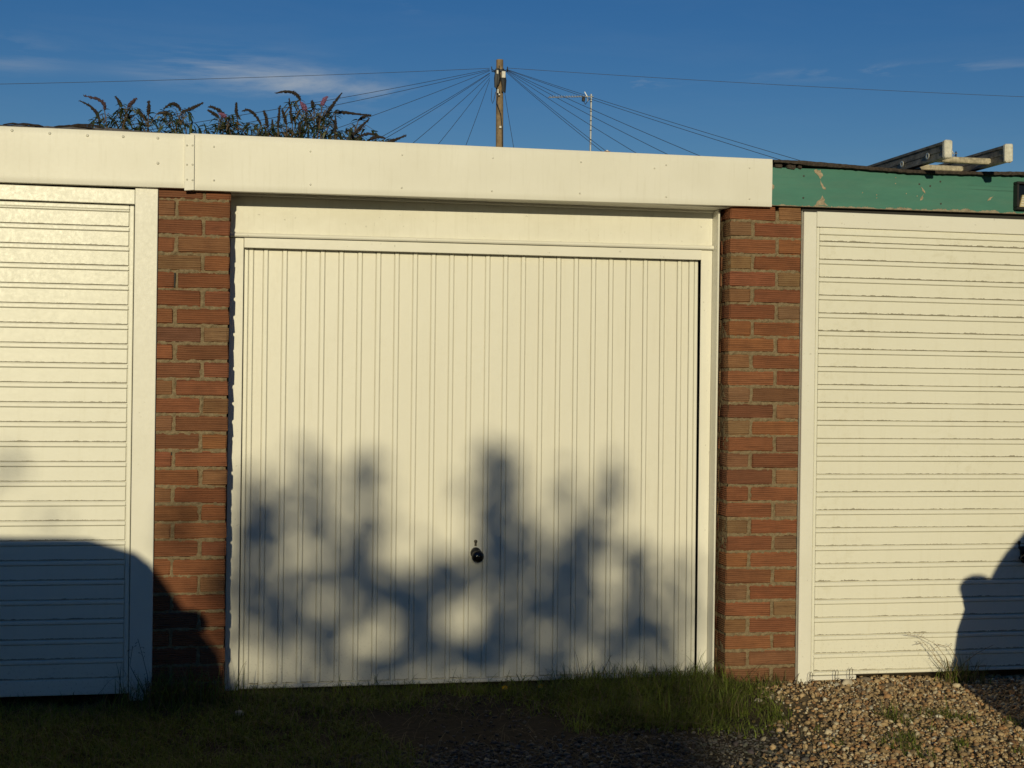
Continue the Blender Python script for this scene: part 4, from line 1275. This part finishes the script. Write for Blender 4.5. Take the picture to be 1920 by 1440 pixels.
def grass_cols(n, rng, dry=.20):
    k = rng.uniform(0, 1, (n, 1))
    c = (1 - k) * np.array([[.088, .118, .018]]) + k * np.array([[.225, .285, .045]])
    d = rng.uniform(0, 1, n) < dry
    c[d] = np.array([.22, .18, .085]) * rng.uniform(.6, 1.1, (d.sum(), 1))
    return c
def dens_grass(x, y):
    nse = vnoise(x, y, 2.2, 11.0); fine = vnoise(x, y, 8.0, 2.0)
    band = np.clip((y + 0.42 + .18 * nse) / .18, 0, 1) * np.clip((2.52 + .1 * fine - x) / .25, 0, 1)          # along the wall
    left = np.clip((0.72 + .22 * nse - .10 * (y + .5) - x) / .22, 0, 1)                                           # left half down to the frame
    rightb = np.clip((x - 1.36 - .1 * nse) / .2, 0, 1) * np.clip((2.42 + .12 * fine - x + .28 * np.minimum(0, y + .35)) / .25, 0, 1) * np.clip((y + .80 + .12 * nse) / .12, 0, 1)
    worn = 1 - 0.92 * np.clip(1 - ((x - 1.08) / .36) ** 2, 0, 1) * np.clip((.00 - y) / .08, 0, 1)
    far = np.clip((x - 2.2) / .2, 0, 1) * np.clip((fine - .28) * 4, 0, 1) * np.clip((-.55 - y) / .2, 0, 1) * .8
    return np.clip(np.maximum(np.maximum(np.maximum(band, left) * worn, rightb), far) * np.clip(.75 + 1.2 * fine, .12, 1), 0, 1)
n = 150000
x = RNG.uniform(-1.35, 3.3, n); y = RNG.uniform(-1.6, 0.15, n)
keep = RNG.uniform(0, 1, n) < dens_grass(x, y) * (.85 + .15 * (x > 1.3))
x, y = x[keep], y[keep]
keep = ~(((y > -.03) & (x < -.24)) | ((y > -.01) & (x > -.27) & (x < .07)) | ((y > .13)) | ((y > -.01) & (x > 2.27)))
x, y = x[keep], y[keep]
z = ground_height(x, y) - .004
tall = np.clip((x - 1.25) / .4, 0, 1) * np.clip((y + .75) / .2, 0, 1)
ln = np.clip(RNG.lognormal(math.log(.036), .42, len(x)), .012, .13) * (1 + .75 * tall)
V, T, C_ = blades(x, y, z, ln, RNG.uniform(.0022, .0046, len(x)), RNG.uniform(.2, 1.75, len(x)), grass_cols(len(x), RNG), 8)
# low broad leaves between the blades
n2 = 14000
x2 = RNG.uniform(-1.2, 2.6, n2); y2 = RNG.uniform(-1.4, .08, n2)
keep = RNG.uniform(0, 1, n2) < dens_grass(x2, y2)
keep &= ~(((y2 > -.03) & (x2 < .07)) | ((y2 > -.03) & (x2 > 2.25)))
x2, y2 = x2[keep], y2[keep]
V2, T2, C2 = blades(x2, y2, ground_height(x2, y2), RNG.uniform(.012, .028, len(x2)), RNG.uniform(.007, .014, len(x2)), RNG.uniform(.8, 1.5, len(x2)), grass_cols(len(x2), RNG, .05) * 1.1, 9)
tag(link('grass', raw_mesh('grass', np.concatenate([V, V2]), np.concatenate([T, T2 + len(V)]), np.concatenate([C_, C2])), M_grass),
    'short rough grass along the foot of the garages', 'grass', None, 'stuff')
# blades and weeds standing against the walls
def tuft(name, label, cx, cy, rx, ry, n, l0, l1, lean, dry, seed, cat='weeds'):
    rng = np.random.default_rng(seed)
    x = rng.normal(0, rx, n); y = -abs(rng.normal(0, ry, n))
    z = ground_height(x + cx, y + cy) - GZ - .006
    V, T, C_ = blades(x, y, z, rng.uniform(l0, l1, n), rng.uniform(.002, .005, n), rng.uniform(.1, lean, n), grass_cols(n, rng, dry), seed + 1)
    o = link(name, raw_mesh(name, V, T, C_), M_grass, None, (cx, cy, GZ))
    return tag(o, label, cat, None, 'stuff')
tuft('grass_tuft', 'tall rough grass tuft at the foot of the shadowed left pillar', -0.16, -0.025, .11, .07, 520, .06, .24, 1.3, .35, 31, 'grass tuft')
tuft('grass_tuft', 'thin grass tuft spreading before the left jamb of the middle door', 0.06, -0.04, .09, .06, 150, .04, .14, 1.3, .3, 33, 'grass tuft')
tuft('grass_tuft', 'upright grass blades before the right end of the vertically ribbed door', 1.98, 0.09, .16, .05, 230, .04, .13, .8, .15, 35, 'grass tuft')
tuft('grass_tuft', 'dry dark weeds against the foot of the sunlit pillar', 2.47, -0.02, .09, .03, 110, .03, .10, 1.0, .6, 37, 'grass tuft')
tuft('grass_tuft', 'tangled dark weed clump at the edge of the right car shadow', 3.40, -0.05, .06, .05, 200, .05, .17, 1.4, .5, 39, 'grass tuft')
def seed_stems(name, label, base, stems, mat):
    t = tag(empty(name, base), label, 'weed')
    for pts in stems:
        P = [Vector(p) for p in pts]
        st = tube('stem', P, [.0022, .0016] + [.001] * (len(P) - 2), mat, t, 4)
        bm = bmesh.new()
        for i in range(len(P) - 1):
            for k in range(3):
                f = random.random()
                if i == 0: continue
                q = P[i].lerp(P[i + 1], f)
                e = q + Vector((random.uniform(-.02, .02), random.uniform(-.012, .012), random.uniform(-.004, .018)))
                tube_bm(bm, [q, (q + e) * .5 + Vector((0, 0, .003)), e], [.0006, .0006, .0016], 3)
        link('seed_spray', from_bm('seed_spray', bm), mat, st)
    return t
M_dry = plain('dry_straw', (0.26, 0.18, 0.09), 0.9, 0, 0.3, 40)
M_drydark = plain('dark_dry_stalk', (0.07, 0.05, 0.03), 0.9, 0, 0.3, 40)
seed_stems('seeding_grass', 'tall thin seeding grass leaning across the right door beside the car shadow', (3.37, -0.07, 0.04),
           [[(0, 0, 0), (-.04, -.01, .10), (-.10, -.01, .17), (-.17, -.01, .205), (-.24, -.01, .215)],
            [(0, 0, 0), (-.06, 0, .07), (-.12, .0, .14), (-.15, 0, .175), (-.19, .0, .165)],
            [(0, 0, 0), (.02, 0, .09), (-.02, 0, .15), (-.08, .01, .165)], [(.01, 0, 0), (.06, 0, .08), (.12, 0, .12), (.2, 0, .155)],
            [(0, 0, 0), (-.05, -.02, .05), (-.10, -.03, .10), (-.13, -.03, .16)]], M_dry)
seed_stems('seeding_grass', 'dark dry seeding stalks before the left door jamb in shadow', (-0.245, -0.055, 0.04),
           [[(0, 0, 0), (-.01, 0, .12), (-.03, 0, .20), (-.05, 0, .27)], [(0, 0, 0), (-.05, 0, .10), (-.08, 0, .16), (-.07, 0, .24)],
            [(.01, 0, 0), (.02, 0, .08), (.04, 0, .15), (.02, 0, .2)]], M_drydark)
seed_stems('seeding_grass', 'bare dry stalk standing before the bricks of the left pillar', (0.0, -0.04, 0.04),
           [[(0, 0, 0), (.0, 0, .08), (-.01, 0, .13), (-.012, 0, .17)], [(-.05, 0, 0), (-.09, 0, .08), (-.11, 0, .13), (-.12, 0, .165)]], M_dry)
for lb, bx, by, sc_ in (('hooked dry stalk before the lower corner of the right door frame', 2.665, -0.06, .8), ('nearer of two hooked dry stalks before the right door sill strip', 2.79, -0.06, .9), ('farther of two hooked dry stalks before the right door sill strip', 2.86, -0.06, 1.0)):
    t = tag(empty('dry_stalk', (bx, by, 0.035)), lb, 'weed')
    tube('stem', [(0, 0, 0), (-.004, 0, .035 * sc_), (.0, 0, .062 * sc_), (.008, 0, .072 * sc_), (.013, 0, .06 * sc_), (.011, 0, .03 * sc_)], [.0016, .0014, .0013, .0013, .0016, .0009], M_drydark, t, 5)
    tube('side_leaf', [(0, 0, .01), (.014, -.004, .03 * sc_), (.02, -.006, .028 * sc_)], [.0015, .002, .0006], M_drydark, t, 4)
# two dandelions
for lb, bx, by, hh in (('yellow dandelion before the door, the one nearer the knob', 1.265, 0.015, .052), ('yellow dandelion before the door, the one farther from the knob', 1.43, 0.025, .056)):
    z0 = float(ground_height([bx], [by])[0])
    t = tag(empty('dandelion', (bx, by, z0)), lb, 'flower', 'dandelions in the grass')
    h_ = max(.014, .050 - z0)
    tube('stem', [(0, 0, 0), (.002, 0, h_ * .6), (.0, -.004, h_)], .0016, plain('green_stem', (.08, .11, .03), .7), t, 5)
    bm = bmesh.new()
    for k in range(34):
        a = k * 2.39996; r = .0035 + .0105 * math.sqrt(k / 34)
        d = Vector((math.cos(a), -.6 * abs(math.sin(a)) - .15, math.sin(a) * .8)).normalized()
        s = d.cross(Vector((0, 1, 0))).normalized() * .0022
        c = Vector((0, -.005, h_))
        vv = [bm.verts.new(c - s), bm.verts.new(c + s), bm.verts.new(c + d * r + s * .8), bm.verts.new(c + d * r - s * .8)]
        bm.faces.new(vv)
    link('flower_head', from_bm('flower_head', bm), M_yellow, t)
# single stones
def stone(label, loc, s, mat, seed):
    random.seed(seed)
    bm = bmesh.new(); bmesh.ops.create_icosphere(bm, subdivisions=2, radius=1.0)
    for v in bm.verts:
        k = 1 + .28 * mnoise.noise(v.co * 1.4 + Vector((seed, 0, 0)))
        v.co = Vector((v.co.x * s[0] * k, v.co.y * s[1] * k, v.co.z * s[2] * k))
    return tag(link('stone', from_bm('stone', bm, True), mat, None, loc), label, 'stone')
M_stone = plain('pale_stone', (0.46, 0.40, 0.30), 0.8, 0, 0.25, 40, 0.4)
M_stone_dark = plain('brown_stone', (0.20, 0.16, 0.11), 0.85, 0, 0.3, 40, 0.4)
stone('pale stone lying in the shaded grass left of the worn track', (0.115, -0.30, .045), (.020, .014, .013), M_stone, 3)
stone('big pale flint on the gravel beside the right sill strip', (2.83, -0.10, .046), (.026, .018, .019), M_stone, 5)
stone('dark lump of stone beside the big pale flint under the right door', (2.95, -0.03, .04), (.035, .02, .015), M_stone_dark, 8)
stone('pale flint at the edge of the grass and gravel', (2.30, -0.36, .04), (.018, .012, .010), M_stone, 9)
# straw lying on the shaded grass, one mass nobody could count
n = 1100
x = RNG.uniform(-.9, 2.3, n); y = RNG.uniform(-1.3, -.06, n)
V, T, C_ = blades(x, y, ground_height(x, y) + .012, RNG.uniform(.03, .11, n), RNG.uniform(.0016, .003, n), RNG.uniform(1.6, 2.6, n), np.tile(np.array([[.26, .21, .12]]), (n, 1)) * RNG.uniform(.5, 1.1, (n, 1)), 51)
tag(link('straw', raw_mesh('straw', V, T, C_), M_grass), 'dead straw scattered over the shaded grass and track', 'straw', None, 'stuff')

# ------------------------------------------------------------------ trees behind the camera that dapple the door
TREE_Y = -17.0
def shade(x, z):
    s = np.zeros_like(x)
    for (ax, az), (bx, bz), w, k in STREAKS:          # upright sprays
        l2 = (bx - ax) ** 2 + (bz - az) ** 2
        f = np.clip(((x - ax) * (bx - ax) + (z - az) * (bz - az)) / l2, 0, 1)
        d2 = (x - ax - f * (bx - ax)) ** 2 + (z - az - f * (bz - az)) ** 2
        s = 1 - (1 - s) * (1 - k * (1 - .5 * f) * np.exp(-d2 / w ** 2))
    for cx, cz, rx, rz, k in SHADE:
        s = 1 - (1 - s) * (1 - k * np.exp(-0.75 * (((x - cx) / rx) ** 2 + ((z - cz) / rz) ** 2)))
    low = np.clip((0.62 - z) / .30, 0, 1) * np.clip((x + .1) / .2, 0, 1) * np.clip((2.3 - x) / .3, 0, 1)
    s = 1 - (1 - s) * (1 - .46 * low)
    for cx, cz, rx, rz, k in GAPS:
        s = s * (1 - k * .85 * np.exp(-0.9 * (((x - cx) / rx) ** 2 + ((z - cz) / rz) ** 2)))
    s = np.minimum(s, .93) * np.clip((1.16 - z) / .08, 0, 1)
    # what falls on the ground
    right_edge = np.where(z < -.16, 2.16, 2.40)
    g = np.clip((right_edge - x) / .22, 0, 1) * np.clip((.04 - z) / .06, 0, 1)
    thin = np.where((x > 1.35) & (z > -.17), np.clip(.75 - .62 * (x - 1.35), .10, .75), .97)
    s = np.maximum(s, g * thin)
    return np.clip(s, 0, .97)
n = 160000
tx = RNG.uniform(-1.1, 2.6, n); tz = RNG.uniform(-0.75, 1.2, n)
LA = 0.00075
target = -np.log(1 - shade(tx, tz)) / LA            # leaves per square metre
keep = RNG.uniform(0, 1, n) < target * (3.7 * 1.95) / n
tx, tz = tx[keep], tz[keep]
dep = RNG.normal(0, .55, len(tx))
yy = TREE_Y + dep
dist = 0.17 - yy
wx = tx - dist * 0.18; wz = tz + dist * 0.213
tree_specs = [(-99, -3.50, 'leafy tree behind the camera shading the left of the door', -4.05), (-3.50, -2.20, 'middle leafy tree behind the camera dappling the door', -2.8), (-2.20, 99, 'leafy tree behind the camera shading the right of the door', -1.6)]
for lo, hi, lb, rootx in tree_specs:
    sel = (wx >= lo) & (wx < hi)
    c = np.column_stack([wx[sel] - rootx, yy[sel] - TREE_Y, wz[sel]])
    m_ = len(c)
    t = tag(empty('tree', (rootx, TREE_Y, 0)), lb, 'tree', 'trees behind the camera')
    d1 = RNG.normal(0, 1, (m_, 3)); d1[:, 1] *= .35; d1 /= np.linalg.norm(d1, axis=1)[:, None]
    d2 = np.cross(d1, RNG.normal(0, .35, (m_, 3)) + np.array([[.17, .95, -.2]])); d2 /= np.linalg.norm(d2, axis=1)[:, None]
    ln = RNG.uniform(.07, .11, (m_, 1)); wd = ln * RNG.uniform(.42, .6, (m_, 1))
    V = np.stack([c - d1 * ln * .5, c - d1 * ln * .05 + d2 * wd * .5, c + d1 * ln * .5, c - d1 * ln * .05 - d2 * wd * .5], 1).reshape(-1, 3)
    q = (np.arange(m_) * 4)[:, None]
    T = np.concatenate([q + np.array([[0, 1, 2]]), q + np.array([[0, 2, 3]])])
    k = RNG.uniform(.6, 1.4, (m_, 1))
    C_ = np.repeat(np.array([[.055, .085, .025]]) * k, 4, 0)
    link('crown', raw_mesh('crown', V, T, C_), M_leaf, t)
    tube('trunk', [(0, 0, 0), (.03, 0, 1.2), (-.02, .02, 2.4), (.0, 0, 3.6)], [.10, .075, .06, .045], M_bark, t, 9)
    bm = bmesh.new()
    idx = RNG.choice(m_, 16, replace=False)
    for i in idx:
        e = Vector(c[i]); b0 = Vector((0, 0, random.uniform(2.0, 3.5)))
        mid_ = b0.lerp(e, .5) + Vector((0, 0, -.12))
        tube_bm(bm, [b0, mid_, e], [.028, .017, .006], 5)
    link('limbs', from_bm('limbs', bm, True), M_bark, t)

# ------------------------------------------------------------------ two parked cars just out of frame, whose shadows fall on the doors
def car(name, label, xc, nose_y, colour, zs=1.0, mirror_x=.90, mirror_s=1.0):
    t = tag(empty(name, (xc, nose_y, 0.0)), label, 'car', 'cars parked facing the garages')
    m = Mat('car_paint_' + name, 0.22, 0.5, 0.3); m.color(colour); M_body = m.m
    M_glass = M_black_gloss
    # lower body: stations from the nose (0) to the tail
    st = [(0.00, .60, .30, .62, .64), (0.06, .72, .22, .70, .74), (0.25, .80, .20, .74, .82), (0.7, .86, .19, .78, .92), (1.15, .885, .19, .82, .985), (1.7, .89, .19, .85, 1.0),
          (2.6, .89, .19, .87, 1.02), (3.3, .88, .20, .88, 1.03), (3.75, .84, .24, .86, 1.02), (3.95, .76, .32, .80, .98), (4.02, .66, .42, .70, .90)]
    bm = bmesh.new(); rings = []
    for y, hw, zb_, zs_, zt_ in st:
        ring = [(-hw * .90, zb_), (-hw * .99, zb_ + .12), (-hw, zb_ + .26), (-hw * .975, zs_ - .13), (-hw * .925, zs_ - .02), (-hw * .83, zt_ - .03), (-hw * .5, zt_), (0, zt_ + .012),
                (hw * .5, zt_), (hw * .83, zt_ - .03), (hw * .925, zs_ - .02), (hw * .975, zs_ - .13), (hw, zb_ + .26), (hw * .99, zb_ + .12), (hw * .90, zb_)]
        rings.append([bm.verts.new((p[0], -y, p[1] * zs)) for p in ring])
    for a, b in zip(rings[:-1], rings[1:]):
        for k in range(len(a)):
            k2 = (k + 1) % len(a)
            bm.faces.new((a[k], a[k2], b[k2], b[k]))
    bm.faces.new(rings[0]); bm.faces.new(rings[-1][::-1])
    bmesh.ops.recalc_face_normals(bm, faces=bm.faces[:])
    body = link('body', from_bm('body', bm, True), M_body, t)
    # cabin
    st = [(1.12, .80, .985, .80, .99, .70), (1.45, .83, 1.0, .82, 1.26, .70), (1.75, .835, 1.0, .80, 1.46, .62), (2.0, .835, 1.0, .785, 1.545, .54), (2.4, .84, 1.0, .78, 1.585, .53),
          (3.0, .83, 1.0, .77, 1.570, .53), (3.4, .81, 1.0, .75, 1.50, .53), (3.70, .79, 1.0, .74, 1.28, .56), (3.88, .76, .98, .74, 1.02, .62)]
    bm = bmesh.new(); rings = []
    for y, hb, zb_, hm, zt_, hr in st:
        zm = zb_ + (zt_ - zb_) * .52
        ring = [(-hb, zb_), (-(hb * .55 + hm * .45), zb_ + (zm - zb_) * .6), (-(hm * .80 + hr * .20), zm + (zt_ - zm) * .25), (-(hm * .45 + hr * .55), zm + (zt_ - zm) * .72), (-hr * .85, zt_ - .012), (0, zt_),
                (hr * .85, zt_ - .012), (hm * .45 + hr * .55, zm + (zt_ - zm) * .72), (hm * .80 + hr * .20, zm + (zt_ - zm) * .25), (hb * .55 + hm * .45, zb_ + (zm - zb_) * .6), (hb, zb_)]
        rings.append([bm.verts.new((p[0], -y, p[1] * zs)) for p in ring])
    for a, b in zip(rings[:-1], rings[1:]):
        for k in range(len(a) - 1):
            bm.faces.new((a[k], a[k + 1], b[k + 1], b[k]))
    bm.faces.new(rings[0]); bm.faces.new(rings[-1][::-1])
    bmesh.ops.recalc_face_normals(bm, faces=bm.faces[:])
    link('cabin', from_bm('cabin', bm, True), M_body, t)
    def pane(nm, pts):
        bm = bmesh.new()
        vv = [bm.verts.new((p[0], p[1], p[2] * zs)) for p in pts]
        bm.faces.new(vv)
        link(nm, from_bm(nm, bm), M_glass, t)
    pane('windscreen', [(-.66, -1.19, 1.05), (.66, -1.19, 1.05), (.50, -1.80, 1.408), (-.50, -1.80, 1.408)])
    pane('rear_window', [(.55, -3.86, 1.08), (-.55, -3.86, 1.08), (-.46, -3.55, 1.36), (.46, -3.55, 1.36)])
    for s in (-1, 1):
        pane('side_window', [(s * .845, -1.55, 1.06), (s * .855, -2.40, 1.06), (s * .79, -2.40, 1.30), (s * .79, -1.85, 1.27)])
        pane('side_window', [(s * .855, -2.48, 1.06), (s * .835, -3.35, 1.07), (s * .78, -3.20, 1.29), (s * .79, -2.48, 1.30)])
        mi = empty('mirror', (s * mirror_x, -1.48, 1.065 * zs)); mi.parent = t
        bm = bmesh.new(); bmesh.ops.create_uvsphere(bm, u_segments=14, v_segments=8, radius=1.0)
        for v in bm.verts: v.co = Vector((v.co.x * .095 * mirror_s, v.co.y * .07, v.co.z * .066 * mirror_s))
        link('mirror_shell', from_bm('mirror_shell', bm, True), M_body, mi)
        tube('mirror_arm', [(-s * .17, 0.05, -.04), (-s * .11, 0.02, -.01), (-s * .04, 0, .0)], .045, M_black_matt, mi, 6)
        prism('headlight', [(s * .40, .64 * zs), (s * .70, .66 * zs), (s * .72, .74 * zs), (s * .45, .72 * zs)], -0.16, 0.005, M_whitebox, t)
        prism('tail_light', [(s * .62, .75 * zs), (s * .74, .75 * zs), (s * .74, .95 * zs), (s * .64, .95 * zs)], -4.0, -3.9, plain('red_lens', (.35, .02, .02), .2), t)
        for wy in (-0.78, -3.25):
            wh = empty('wheel', (s * .76, wy, .31)); wh.parent = t
            lathe('tyre', [(.20, -.10), (.295, -.10), (.31, -.07), (.31, .07), (.295, .10), (.20, .10)], (0, 0, 0), 'x', M_black_matt, wh, 26)
            lathe('rim', [(.20, -.085), (.20, .085), (.05, .095), (.02, .095)], (0, 0, 0), 'x', M_metal, wh, 18)
    box('bumper', -.70, .70, -0.10, 0.025, .30, .46, M_black_matt, t, 0.03)
    box('grille', -.35, .35, -0.06, 0.012, .50, .58, M_black_matt, t, 0.01)
    return t
car('parked_car', 'dark car parked left of the camera casting the rounded shadow on the left door', -1.645, -1.82, (0.02, 0.025, 0.035), 1.0, .955, .85)
car('parked_car', 'dark car parked right of the camera casting the mirror-shaped shadow on the right door', 3.90, -1.42, (0.03, 0.03, 0.035))

# ------------------------------------------------------------------ tall trees added out of view on both sides to block sky light
def sky_block_tree(rootx, rooty, h, crown_r, label, seed):
    rng = np.random.default_rng(seed)
    t = tag(empty('tree', (rootx, rooty, 0)), label, 'tree', 'added trees that block sky light')
    tube('trunk', [(0, 0, 0), (.06, .03, h * .25), (-.05, 0, h * .55), (0, 0, h * .85)], [.28, .22, .15, .05], M_bark, t, 10)
    bm = bmesh.new()
    cl = []
    for k in range(26):
        a = rng.uniform(0, 6.283); f = rng.uniform(.18, 1.0)
        rr = crown_r * math.sin(math.pi * min(.93, .18 + .75 * f)) * rng.uniform(.45, 1.0)
        e = Vector((rr * math.cos(a), rr * math.sin(a), h * f))
        cl.append(e)
        b0 = Vector((0, 0, max(.8, h * f * .62)))
        tube_bm(bm, [b0, b0.lerp(e, .5) + Vector((0, 0, .2)), e], [.08, .05, .02], 5)
    link('limbs', from_bm('limbs', bm, True), M_bark, t)
    m_ = 5200
    ci = rng.integers(0, len(cl), m_)
    c = np.array([tuple(v) for v in cl])[ci] + rng.normal(0, crown_r * .22, (m_, 3))
    c[:, 2] = np.maximum(c[:, 2], .5)
    d1 = rng.normal(0, 1, (m_, 3)); d1 /= np.linalg.norm(d1, axis=1)[:, None]
    d2 = np.cross(d1, rng.normal(0, 1, (m_, 3))); d2 /= np.linalg.norm(d2, axis=1)[:, None]
    ln = rng.uniform(.22, .40, (m_, 1)); wd = ln * .6
    V = np.stack([c - d1 * ln * .5, c + d2 * wd * .5, c + d1 * ln * .5, c - d2 * wd * .5], 1).reshape(-1, 3)
    q = (np.arange(m_) * 4)[:, None]
    T = np.concatenate([q + np.array([[0, 1, 2]]), q + np.array([[0, 2, 3]])])
    C_ = np.repeat(np.array([[.05, .075, .022]]) * rng.uniform(.6, 1.4, (m_, 1)), 4, 0)
    link('crown', raw_mesh('crown', V, T, C_), M_leaf, t)
for k, (rx_, ry_, h_, r_) in enumerate(((-12.5, -13, 9.5, 3.2), (-14.5, -7, 10, 3.4), (7.5, -15, 9.5, 3.2), (12.5, -10.5, 10, 3.3))):
    sky_block_tree(rx_, ry_, h_, r_, ('tall tree added behind the camera to block sky light, farther back on the left of the yard', 'taller tree added out of view to block sky light, nearer the garages on the left of the yard',
             'tall tree added behind the camera to block sky light, farther back on the right of the yard', 'taller tree added out of view to block sky light, nearer the garages on the right of the yard')[k], 70 + k)
